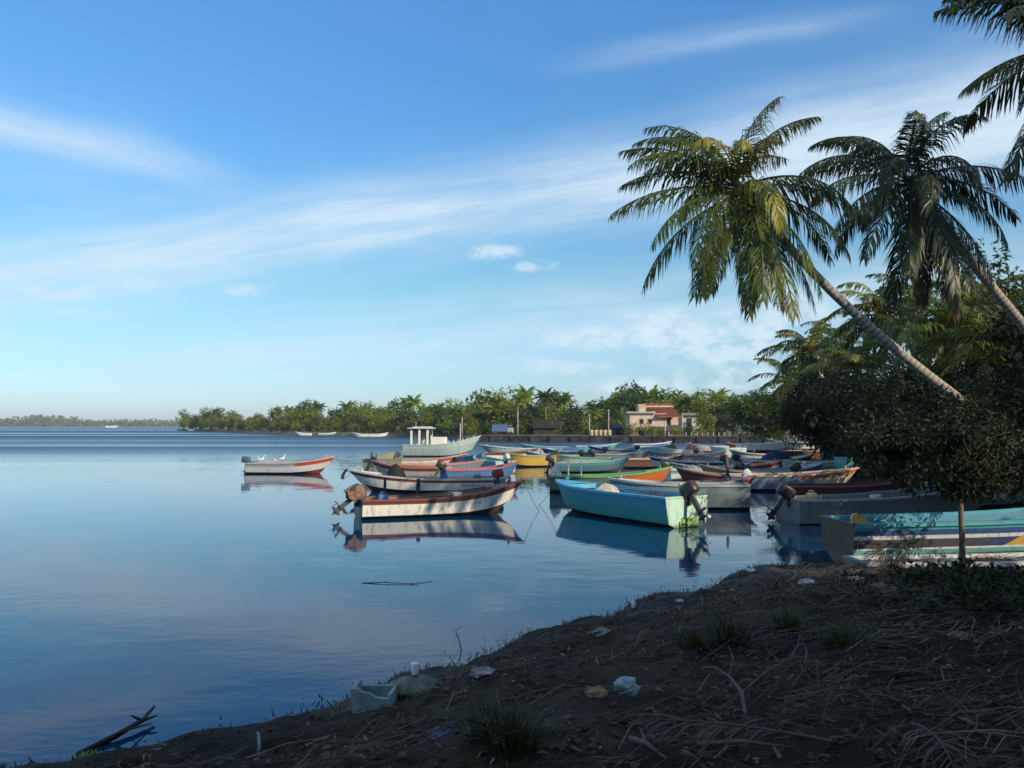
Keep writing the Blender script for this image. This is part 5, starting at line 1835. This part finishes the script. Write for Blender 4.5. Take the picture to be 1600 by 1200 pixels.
def shed(label, x0, x1, ytop, yeave, y, roofc, wallc, depth=4.0, name='shed'):
    p = PD((x0 + x1) / 2, 665, y)
    k = y / FPX
    wd = (x1 - x0) * k
    ze, zt = (665 - yeave) * k + CAM_H - 1.0, (665 - ytop) * k + CAM_H - 1.0
    root = thing(name, label, 'shed', (p.x, y, 1.0))
    m = MB()
    m.box((0, depth / 2, ze / 2 - 0.1), (wd * 0.92, depth * 0.92, ze + 0.1))
    m.build('wall', simple('shed_wall', wallc, 0.9, 0.4, 1.5), root)
    m = MB()
    rows = [[(-wd / 2, -0.4, ze - 0.05), (wd / 2, -0.4, ze - 0.05)], [(-wd / 2 * 0.96, depth / 2, zt), (wd / 2 * 0.96, depth / 2, zt)], [(-wd / 2, depth + 0.4, ze - 0.05), (wd / 2, depth + 0.4, ze - 0.05)]]
    m.quad_strip(rows)
    m.quad_strip([[(a[0], a[1], a[2] - 0.1) for a in r_][::-1] for r_ in rows])
    m.quad_strip([rows[0], [(a[0], a[1], a[2] - 0.1) for a in rows[0]]][::-1])
    m.build('roof', simple('shed_roof', roofc, 0.85, 0.4, 1.2, 0.2, 0.3, 0.03, (4, 1, 1)), root)
    m = MB()
    m.box((-wd * 0.15, 0.04 * depth - 0.03, ze * 0.42), (min(1.1, wd * 0.25), 0.08, ze * 0.84))
    m.build('door', DARK, root)
    return root


shed('dark thatched boat shed among the trees behind the quay', 832, 874, 655, 668, 166, (0.030, 0.026, 0.022), (0.05, 0.045, 0.035))
shed('low rusty roofed shed left of the blue truck', 706, 768, 661, 668, 172, (0.12, 0.075, 0.06), (0.10, 0.08, 0.06))
shed('blue grey shed with dark roof left of the house', 955, 992, 663, 668, 156, (0.06, 0.065, 0.09), (0.10, 0.11, 0.13))
shed('white wing with flat roof right of the house', 1066, 1098, 645, 648, 158, (0.22, 0.20, 0.16), (0.50, 0.48, 0.42))

# blue truck parked behind the trawler
p = PD(786, 665, 156)
tk = thing('parked_truck', 'blue truck parked on the shore behind the quay', 'truck', (p.x, p.y, 1.0))
m = MB()
m.box((-0.6, 0, 1.35), (3.0, 1.8, 1.3))
m.build('cargo_box', paint((0.06, 0.12, 0.26), 0.5, 0.7), tk)
m = MB()
m.box((1.45, 0, 0.95), (1.1, 1.75, 0.9))
m.box((1.35, 0, 1.60), (0.85, 1.65, 0.5), None, 0.85)
m.build('cab', paint((0.30, 0.33, 0.36), 0.4, 0.5), tk)
m = MB()
m.box((1.37, 0, 1.62), (0.80, 1.68, 0.30))
m.build('windscreen', simple('dark_glass', (0.02, 0.025, 0.03), 0.1, 0.2, 2, 0.5, 0.0), tk)
for x_ in (-1.4, 1.4):
    for y_ in (-0.8, 0.8):
        m = MB()
        m.tube([(x_, y_ - 0.1, 0.36), (x_, y_ + 0.1, 0.36)], 0.36, 14)
        m.build('wheel', paint(BLACK, 0.8, 0.3), tk)

# pale barrels standing by the poles
for i in range(5):
    p = quay_pt(924 + i * 7, 4.0)
    m = MB()
    m.tube([(0, 0, 0), (0, 0, 0.25), (0, 0, 0.6), (0, 0, 0.95), (0, 0, 1.05)], [0.30, 0.34, 0.36, 0.34, 0.28], 12)
    tag(m.build('barrel', simple('cream_barrel', (0.52, 0.42, 0.26), 0.7, 0.3, 2), None, True, p), 'cream barrel between the two utility poles, %s from left' % ('first', 'second', 'third', 'fourth', 'fifth')[i], 'barrel', 'barrels on the quay')
# fence posts along the quay under the trees
for i in range(9):
    x = 1072 + i * 8.5
    p = quay_pt(x, 1.4)
    m = MB()
    m.box((0, 0, 0.30), (0.14, 0.14, 0.7), None, 0.9)
    m.tube([(0, 0, 0.64), (0, 0, 0.72)], [0.08, 0.03], 6)
    tag(m.build('fence_post', POST, None, False, p), 'short pale fence post on the quay right of the house, %s from left' % ('first', 'second', 'third', 'fourth', 'fifth', 'sixth', 'seventh', 'eighth', 'ninth')[i], 'post', 'fence posts on the quay')

# ------------------------------------------------------------------ things on the near bank
# broken pale foam box at the water's edge
b = G(588, 1104)
fx = thing('foam_box', 'broken pale blue foam fish box at the edge of the water', 'box', (b.x, b.y, b.z - 0.075), R(-8))
fx.rotation_euler = (R(4), R(-3), R(-8))
FOAM = simple('dirty_foam', (0.27, 0.35, 0.34), 0.8, 0.3, 6, 0.2, 0.4, 0.01)
for (c_, s_, nm) in (((0, -0.11, 0.13), (0.31, 0.03, 0.22), 'front_panel'), ((-0.142, 0.0, 0.14), (0.026, 0.186, 0.24), 'side_panel'), ((0, 0.11, 0.11), (0.31, 0.03, 0.18), 'back_panel'), ((0.142, 0.0, 0.11), (0.026, 0.186, 0.17), 'side_panel'), ((0, 0, 0.012), (0.255, 0.186, 0.025), 'base')):
    m = MB()
    if nm == 'front_panel':
        pts = [(-0.155, 0.26), (-0.10, 0.262), (-0.07, 0.235), (0.0, 0.22), (0.05, 0.185), (0.155, 0.18), (0.155, 0.0), (-0.155, 0.0)]
        m.poly([(x_, -0.125, z_) for x_, z_ in pts][::-1])
        m.poly([(x_, -0.095, z_) for x_, z_ in pts])
        for i in range(len(pts)):
            (x1_, z1_), (x2_, z2_) = pts[i], pts[(i + 1) % len(pts)]
            m.poly([(x1_, -0.125, z1_), (x2_, -0.125, z2_), (x2_, -0.095, z2_), (x1_, -0.095, z1_)])
    else:
        m.box(c_, s_)
    m.build(nm, FOAM, fx)


def stone(label, loc, size, col, seed, name='stone', cat='stone', group=None, jag=0.12):
    rg = random.Random(seed)
    m = MB()
    rows = []
    for i in range(7):
        th = math.pi * (0.03 + 0.94 * i / 6)
        rows.append([(size[0] / 2 * math.sin(th) ** 0.7 * math.cos(2 * math.pi * j / 12) * (1 + rg.uniform(-jag, jag)), size[1] / 2 * math.sin(th) ** 0.7 * math.sin(2 * math.pi * j / 12) * (1 + rg.uniform(-jag, jag)), size[2] / 2 * (1 - math.cos(th) * 1.0) - 0.02 + rg.uniform(-.015, .015)) for j in range(12)])
    b0 = m.quad_strip(rows, True)
    m.f.append(tuple(b0 + j for j in range(12))[::-1])
    m.f.append(tuple(b0 + 72 + j for j in range(12)))
    return tag(m.build(name, simple('rough_' + name, col, 0.9, 0.45, 9, 0.2, 0.8, 0.02), None, jag < 0.2, loc), label, cat, group)


b = G(648, 1084)
stone('pale grey lump of concrete beside the foam box', (b.x, b.y, b.z - 0.04), (0.40, 0.28, 0.20), (0.20, 0.21, 0.16), 4, 'concrete_lump', 'concrete')
m = MB()
m.tube([(0, 0, 0), (0, 0, 0.012), (0, 0, 0.07), (0, 0, 0.085)], [0.024, 0.026, 0.033, 0.032], 12)
m.tube([(0, 0, 0.085), (0, 0, 0.092)], [0.036, 0.035], 12)
tag(m.build('plastic_cup', simple('white_plastic', (0.78, 0.78, 0.76), 0.5, 0.1, 6, 0.4, 0.1), None, True, (b.x, b.y, b.z + 0.15)), 'white plastic cup standing on the concrete lump', 'cup')


def bottle(label, loc, col, s=1.0):
    root = thing('plastic_bottle', label, 'bottle', loc, 0)
    root.scale = (s, s, s)
    m = MB()
    m.tube([(0, 0, 0), (0, 0, 0.01), (0, 0, 0.10), (0, 0, 0.135), (0, 0, 0.16)], [0.030, 0.036, 0.036, 0.016, 0.014], 12)
    m.build('body', simple('white_plastic', (0.78, 0.78, 0.76), 0.5, 0.1, 6, 0.4, 0.1), root, True)
    m = MB()
    m.tube([(0, 0, 0.158), (0, 0, 0.178)], 0.017, 10)
    m.build('cap', simple('bottle_cap', col, 0.5, 0.1), root)


b = G(990, 949)
bottle('white bottle standing upright on the weedy waterline', (b.x, b.y, b.z - 0.01), (0.7, 0.7, 0.7), 0.85)
# crumpled pale plastic bag
b = G(978, 1084)
stone('crumpled pale blue plastic bag lying in the leaf litter', (b.x, b.y, b.z - 0.015), (0.17, 0.13, 0.14), (0.36, 0.45, 0.48), 8, 'plastic_bag', 'bag', None, 0.30)
b = G(404, 1178)
m = MB()
m.tube([(0, 0, -0.02), (0.004, 0, 0.06), (-0.004, 0.004, 0.13)], [0.012, 0.011, 0.009], 7)
m.tube([(-0.004, 0.004, 0.128), (-0.012, 0.004, 0.142)], [0.010, 0.006], 6)
tag(m.build('broken_stick', simple('bleached_wood', (0.46, 0.45, 0.42), 0.8, 0.3, 14), None, True, b), 'short white stick stuck upright in the mud', 'stick')
LITTER = [(1172, 892, 'white crumpled scrap at the corner of the landing', (0.62, 0.62, 0.60), 0.16), (1062, 939, 'small pale scrap on the weedy waterline', (0.5, 0.5, 0.46), 0.10), (1128, 924, 'pair of yellowish husks, left one', (0.42, 0.36, 0.14), 0.09),
          (1146, 922, 'pair of yellowish husks, right one', (0.46, 0.38, 0.16), 0.09), (1262, 912, 'white shell heap on the sunlit sand', (0.58, 0.54, 0.46), 0.20), (1340, 908, 'largest pale stone on the sunlit sand', (0.45, 0.38, 0.29), 0.22),
          (1380, 922, 'brown coconut husk on the sunlit sand', (0.24, 0.14, 0.07), 0.24), (1552, 942, 'white scrap in the dark weeds at right', (0.6, 0.6, 0.58), 0.08), (1500, 996, 'yellowish leaf pile in the right foreground', (0.34, 0.30, 0.15), 0.16),
          (930, 1085, 'torn brown scrap beside the pale bag', (0.30, 0.19, 0.11), 0.14), (755, 1052, 'flat pale stone on the bare mud', (0.30, 0.29, 0.27), 0.16), (690, 1148, 'bluish stone at the lower left of the mud', (0.14, 0.15, 0.22), 0.14), (940, 990, 'flat grey stone above the bare mud', (0.24, 0.23, 0.20), 0.18)]
for i, (x, y, lab, col, sz) in enumerate(LITTER):
    b = G(x, y)
    stone(lab, (b.x, b.y, b.z - 0.01), (sz * 1.25, sz, sz * 0.45), col, 20 + i, 'beach_litter', 'litter', 'litter on the bank', 0.22)


# branches
def branch(label, pts, r, forks, name, mat, cat='branch'):
    m = MB()
    pts = [Vector(p) for p in pts]
    o = pts[0].copy()
    m.tube([p - o for p in pts], [r * (1 - 0.6 * i / (len(pts) - 1)) for i in range(len(pts))], 7)
    for f in forks:
        f = [Vector(p) - o for p in f]
        m.tube(f, [r * 0.55 * (1 - 0.7 * i / (len(f) - 1)) for i in range(len(f))], 6)
    return tag(m.build(name, mat, None, True, o), label, cat)


def gp(x, y, up=0.0):
    b = G(x, y)
    return Vector((b.x, b.y, b.z + up))


DRIFT = simple('bleached_driftwood', (0.13, 0.11, 0.095), 0.85, 0.4, 14, 0.15, 0.5, 0.01)
branch('forked grey driftwood branch lying on the leaf litter', [gp(1165, 1122, 0.01), gp(1160, 1098, 0.06), gp(1140, 1080, 0.10), gp(1118, 1064, 0.09), gp(1095, 1050, 0.03)], 0.015,
       [[gp(1160, 1098, 0.06), gp(1195, 1075, 0.10), gp(1235, 1048, 0.09), gp(1275, 1030, 0.03)], [gp(1140, 1080, 0.10), gp(1146, 1055, 0.12), gp(1138, 1040, 0.16)], [gp(1235, 1048, 0.09), gp(1248, 1035, 0.13), gp(1250, 1020, 0.15)]], 'driftwood_branch', DRIFT)
branch('pale stick lying across the litter at the bottom', [gp(1090, 1172, 0.03), gp(1160, 1171, 0.04), gp(1240, 1176, 0.02)], 0.016, [], 'fallen_stick', DRIFT, 'stick')
branch('thick bent stick at the lower middle', [gp(985, 1163, 0.03), gp(1010, 1176, 0.05), gp(1040, 1192, 0.02)], 0.018, [[gp(1010, 1176, 0.05), gp(1000, 1165, 0.09)]], 'fallen_stick', DRIFT, 'stick')
branch('short curved stick beside the dark tuft', [gp(1008, 1115, 0.02), gp(1020, 1124, 0.07), gp(1032, 1136, 0.03)], 0.012, [], 'fallen_stick', DRIFT, 'stick')
WETW = simple('wet_black_wood', (0.022, 0.018, 0.015), 0.6, 0.4, 12, 0.3, 0.5, 0.01)
branch('black weedy branch rising from the water at lower left', [P(120, 1182, -0.02), P(180, 1150, 0.04), P(222, 1126, 0.06), P(241, 1104, 0.10)], 0.035,
       [[P(180, 1150, 0.04), P(200, 1140, 0.10), P(238, 1130, 0.02)], [P(222, 1126, 0.06), P(246, 1118, 0.08)], [P(222, 1126, 0.06), P(205, 1118, 0.12)]], 'sunken_branch', WETW)
branch('floating dark twig on the open water', [P(565, 911, 0.0), P(600, 910, 0.02), P(640, 912, 0.01), P(676, 908, 0.01)], 0.010, [[P(600, 910, 0.02), P(608, 906, 0.05)], [P(640, 912, 0.01), P(655, 914, 0.01)]], 'floating_twig', WETW, 'twig')
branch('thin bent reed standing in the shallows', [P(722, 1022, -0.05), P(718, 1005, 0.10) + Vector((0, 0, 0.02)), PD(712, 985, 10.6), PD(722, 978, 10.6)], 0.007, [[PD(718, 1000, 10.6), PD(708, 984, 10.6)]], 'reed', WETW, 'reed')
FROND_OLD = leafmat('frond_old', (0.07, 0.055, 0.04), (0.13, 0.10, 0.075), (0.06, 0.045, 0.035), 0.1, 0.8)
b = G(1425, 1140)
fr = frond_mesh(random.Random(3), 0.8, R(16), R(30), 0.5, 30, FROND_OLD, 0.30, 0.013, 0.0, 0.45, name='dry_frond')
o = tag(link('dry_frond', fr, None, b + Vector((0, 0, 0.03)), R(-100)), 'dead palm frond spread on the litter at right', 'palm frond')
b = G(1300, 1168)
fr = frond_mesh(random.Random(8), 1.0, R(8), R(14), 0.3, 30, FROND_OLD, 0.24, 0.012, 0.0, 0.5, name='dry_frond')
o = tag(link('dry_frond', fr, None, b + Vector((0, 0, 0.03)), R(170)), 'dead palm frond lying flat at the bottom centre right', 'palm frond')


# tufts and low plants
def tuft_mesh(seed, n, h, spread, wdt, mat, name='blades'):
    rg = random.Random(seed)
    m = MB()
    for _ in range(n):
        a = rg.uniform(0, 6.283)
        r_ = spread * rg.random() ** 0.6
        p0 = Vector((r_ * math.cos(a) * 0.5, r_ * math.sin(a) * 0.5, -0.02))
        out = Vector((math.cos(a + rg.uniform(-.6, .6)), math.sin(a + rg.uniform(-.6, .6)), 0))
        hh = h * rg.uniform(0.5, 1.1)
        p1 = p0 + out * r_ * 0.3 + Vector((0, 0, hh * 0.6))
        p2 = p1 + out * r_ * 0.8 + Vector((0, 0, hh * rg.uniform(0.1, 0.45)))
        s = Vector((-out.y, out.x, 0)) * wdt
        b0 = len(m.v)
        m.v += [tuple(p0 - s), tuple(p0 + s), tuple(p1 + s * 0.8), tuple(p1 - s * 0.8), tuple(p2)]
        m.f += [(b0, b0 + 1, b0 + 2, b0 + 3), (b0 + 3, b0 + 2, b0 + 4)]
    return m.mesh(name, mat)


GRASSD = leafmat('dark_grass', (0.022, 0.030, 0.010), (0.055, 0.060, 0.020), (0.07, 0.05, 0.025), 0.25, 0.6)
GRASSY = leafmat('dry_grass', (0.12, 0.10, 0.04), (0.20, 0.16, 0.07), (0.10, 0.10, 0.03), 0.3, 0.7)
WEED = leafmat('red_weed', (0.045, 0.018, 0.012), (0.08, 0.035, 0.02), (0.03, 0.03, 0.012), 0.2, 0.7)
t1, t2 = tuft_mesh(1, 130, 0.24, 0.30, 0.006, GRASSD), tuft_mesh(2, 150, 0.30, 0.26, 0.006, GRASSD)
for (x, y, me, s, lab) in ((1140, 1000, t1, 1.1, 'dark grass tuft above the driftwood branch'), (800, 1172, t2, 1.0, 'black grass tuft at the bottom centre'), (760, 1150, t1, 0.9, 'dark low tuft on the bare mud, left of the black one'),
                           (1230, 985, t2, 0.8, 'dark grass tuft right of the driftwood'), (1085, 1010, t1, 0.8, 'dark grass tuft left end of the weedy row'), (1320, 1010, t1, 1.0, 'dark grass tuft in the right foreground shade')):
    b = G(x, y)
    o = thing('grass_tuft', lab, 'grass', tuple(b), x * 0.1, 'grass tufts on the bank')
    o.scale = (s, s, s)
    link('blades', me, o)
b = G(1395, 892)
rgb = random.Random(5)
cl = [(Vector((rgb.gauss(0, 0.28), rgb.gauss(0, 0.15), 0.10 + 0.36 * rgb.random() ** 1.4)), 0.10) for _ in range(34)]
sp_ = thing('shore_shrub', 'scraggly yellowish shrub in front of the turquoise boat', 'shrub', tuple(b))
leaf_cloud(rgb, cl, 26, 0.055, 0.5, 0.0, 0.40).build('foliage', GRASSY, sp_)
m = MB()
for i in range(9):
    a = rgb.uniform(0, 6.28)
    m.tube([(0, 0, -0.03), (0.12 * math.cos(a), 0.08 * math.sin(a), 0.2), (0.32 * math.cos(a), 0.18 * math.sin(a), 0.42)], [0.008, 0.006, 0.003], 5)
m.build('stem', BARK, sp_)
for (x, y, s, lab) in ((1470, 915, 1.0, 'dark leafy weed clump left of the thin trunk'), (1545, 918, 1.1, 'dark leafy weed clump right of the thin trunk'), (1590, 930, 1.2, 'dark leafy weed clump at the right edge'), (1520, 945, 1.0, 'dark leafy weed clump below the thin trunk')):
    b = G(x, y)
    rg2 = random.Random(x)
    cl = [(Vector((rg2.gauss(0, 0.42), rg2.gauss(0, 0.3), 0.02 + 0.14 * rg2.random() ** 1.5)), 0.09) for _ in range(44)]
    o = thing('leafy_weed', lab, 'weeds', tuple(b), 0, 'weed clumps on the bank')
    o.scale = (s, s, s)
    leaf_cloud(rg2, cl, 26, 0.085, 0.7, 0.0, 0.5).build('foliage', LEAF_DARK, o)
    m = MB()
    for i in range(7):
        a = rg2.uniform(0, 6.28)
        m.tube([(0, 0, -0.03), (0.2 * math.cos(a), 0.15 * math.sin(a), 0.08), (0.45 * math.cos(a), 0.3 * math.sin(a), 0.14)], [0.008, 0.006, 0.003], 5)
    m.build('stem', BARK, o)
b = P(140, 1196, 0.02)
rg2 = random.Random(6)
o = thing('water_plant', 'bright green leaves floating at the lower left corner', 'plant', tuple(b))
leaf_cloud(rg2, [(Vector((rg2.uniform(-.12, .12), rg2.uniform(-.06, .06), 0.03)), 0.04) for _ in range(8)], 14, 0.05, 0.9, 0.0, 0.6).build('foliage', leafmat('bright_leaf', (0.12, 0.20, 0.02), (0.20, 0.28, 0.03), (0.14, 0.2, 0.03)), o)

# uncountable litter: dry leaf strips and twigs over the bank
rl_ = random.Random(12)
N = 60000
xs = np.array([rl_.uniform(-4.5, 10.5) for _ in range(N)])
ys = np.array([rl_.uniform(3.4, 16.8) for _ in range(N)])
hz_ = gheight(xs, ys)
clump = vnoise(xs, ys, 0.8, 8) + 0.6 * vnoise(xs, ys, 2.2, 9)
sd_ = np.where(inside(LAND, xs, ys), shore_dist(SHORE, xs, ys), -1)
mA, mB_, mC = MB(), MB(), MB()
for i in range(N):
    if sd_[i] < 0.9 or rl_.random() > 0.42 + 0.9 * clump[i] + 0.10 * (xs[i] + 1.0) * (1 if ys[i] < 11 else 0.4):
        continue
    long_ = rl_.random() < 0.16 + 0.05 * max(0.0, xs[i])
    L_ = rl_.uniform(0.18, 0.62) if long_ else 0.02 + 0.09 * rl_.random()
    a = rl_.gauss(0.25, 0.55) if long_ else rl_.uniform(0, 6.283)
    t_ = Vector((math.cos(a), math.sin(a), rl_.uniform(-0.10, 0.22)))
    bend_ = Vector((-math.sin(a), math.cos(a), 0)) * rl_.gauss(0, 0.10) * L_
    s = Vector((-math.sin(a), math.cos(a), rl_.uniform(-0.6, 0.6))) * (rl_.uniform(0.0018, 0.0055) if long_ else rl_.uniform(0.003, 0.012))
    p0 = Vector((xs[i], ys[i], hz_[i] + rl_.uniform(0.0, 0.045 if long_ else 0.02)))
    mid_ = p0 + t_ * L_ * 0.5 + bend_ + Vector((0, 0, rl_.uniform(0.0, 0.04) if long_ else 0.004))
    p2 = p0 + t_ * L_
    p2.z = mid_.z + rl_.uniform(-0.05, 0.02)
    tgt = mA if rl_.random() < 0.72 else mB_
    b0 = len(tgt.v)
    tgt.v += [tuple(p0 - s), tuple(p0 + s), tuple(mid_ + s), tuple(mid_ - s), tuple(p2 + s * 0.3), tuple(p2 - s * 0.3)]
    tgt.f += [(b0, b0 + 1, b0 + 2, b0 + 3), (b0 + 3, b0 + 2, b0 + 4, b0 + 5)]
for i in range(9000):                                         # dead broad leaves, curled
    x_, y_ = rl_.uniform(-3.5, 10.0), rl_.uniform(3.6, 15.5)
    j = rl_.randrange(N)
    if sd_[j] < 1.0 or clump[j] < -0.05 and rl_.random() < 0.7:
        continue
    p0 = Vector((xs[j], ys[j], hz_[j] + rl_.uniform(0.004, 0.03)))
    a = rl_.uniform(0, 6.283)
    t_ = Vector((math.cos(a), math.sin(a), rl_.uniform(-0.1, 0.3))) * rl_.uniform(0.03, 0.085)
    s = Vector((-math.sin(a), math.cos(a), rl_.uniform(-0.4, 0.4))) * rl_.uniform(0.012, 0.03)
    cu = Vector((0, 0, rl_.uniform(0.004, 0.022)))
    b0 = len(mA.v)
    mA.v += [tuple(p0), tuple(p0 + t_ * 0.5 + s + cu), tuple(p0 + t_), tuple(p0 + t_ * 0.5 - s + cu)]
    mA.f += [(b0, b0 + 1, b0 + 2), (b0, b0 + 2, b0 + 3)]
tag(mA.build('leaf_litter', leafmat('litter_dark', (0.030, 0.020, 0.012), (0.11, 0.075, 0.045), (0.05, 0.034, 0.02), 0.1, 0.8)), 'dry leaf strips scattered over the near bank', 'leaf litter', kind='stuff')
tag(mB_.build('twig_litter', leafmat('litter_pale', (0.06, 0.046, 0.033), (0.19, 0.145, 0.10), (0.05, 0.037, 0.027), 0.1, 0.8)), 'pale twigs scattered over the near bank', 'twigs', kind='stuff')
# weed and grass fringe along the waterline
m = MB()
pts = [Vector(p) for p in SHORE[3:16]]
Q = []
for i in range(len(pts) - 1):
    seg = (pts[i + 1] - pts[i]).length
    nrm = Vector((-(pts[i + 1] - pts[i]).y, (pts[i + 1] - pts[i]).x)).normalized()
    for _ in range(int(seg * 150)):
        Q.append(pts[i].lerp(pts[i + 1], rl_.random()) - nrm * rl_.gauss(0.12, 0.28))
QZ = gheight(np.array([q.x for q in Q]), np.array([q.y for q in Q]))
for q, z in zip(Q, QZ):
    z = float(z) if rl_.random() < 0.6 else 0.02
    if z < -0.06:
        continue
    a = rl_.uniform(0, 6.28)
    h_ = rl_.uniform(0.02, 0.085) * (1.6 if rl_.random() < 0.1 else 1)
    p0 = Vector((q.x, q.y, max(z, -0.01)))
    s = Vector((math.cos(a), math.sin(a), 0)) * rl_.uniform(0.004, 0.012)
    lean_ = Vector((rl_.uniform(-1, 1), rl_.uniform(-1, 1), 0)) * h_ * 0.9
    m.poly([p0 - s, p0 + s, p0 + lean_ + Vector((0, 0, h_)) + s * 0.3])
tag(m.build('waterline_weed', WEED), 'dark reddish weed fringe along the near waterline', 'weed', kind='stuff')


# ------------------------------------------------------------------ humid air over the lagoon
HAZE = 0.00015
zt = 30.0
m = MB()
m.box((0, 1350, (zt - 4.0) / 2), (9800, 9000, zt + 4.0))
hm_, ht, hout = new_mat('humid_air')
pv = ht.add('ShaderNodeVolumePrincipled')
pv.inputs['Color'].default_value = (0.80, 0.90, 1.0, 1)
pv.inputs['Density'].default_value = HAZE
pv.inputs['Anisotropy'].default_value = 0.0
ht.l.new(pv.outputs[0], hout.inputs['Volume'])
tag(m.build('haze', hm_), 'thin humid haze over the lagoon', 'haze', kind='stuff')
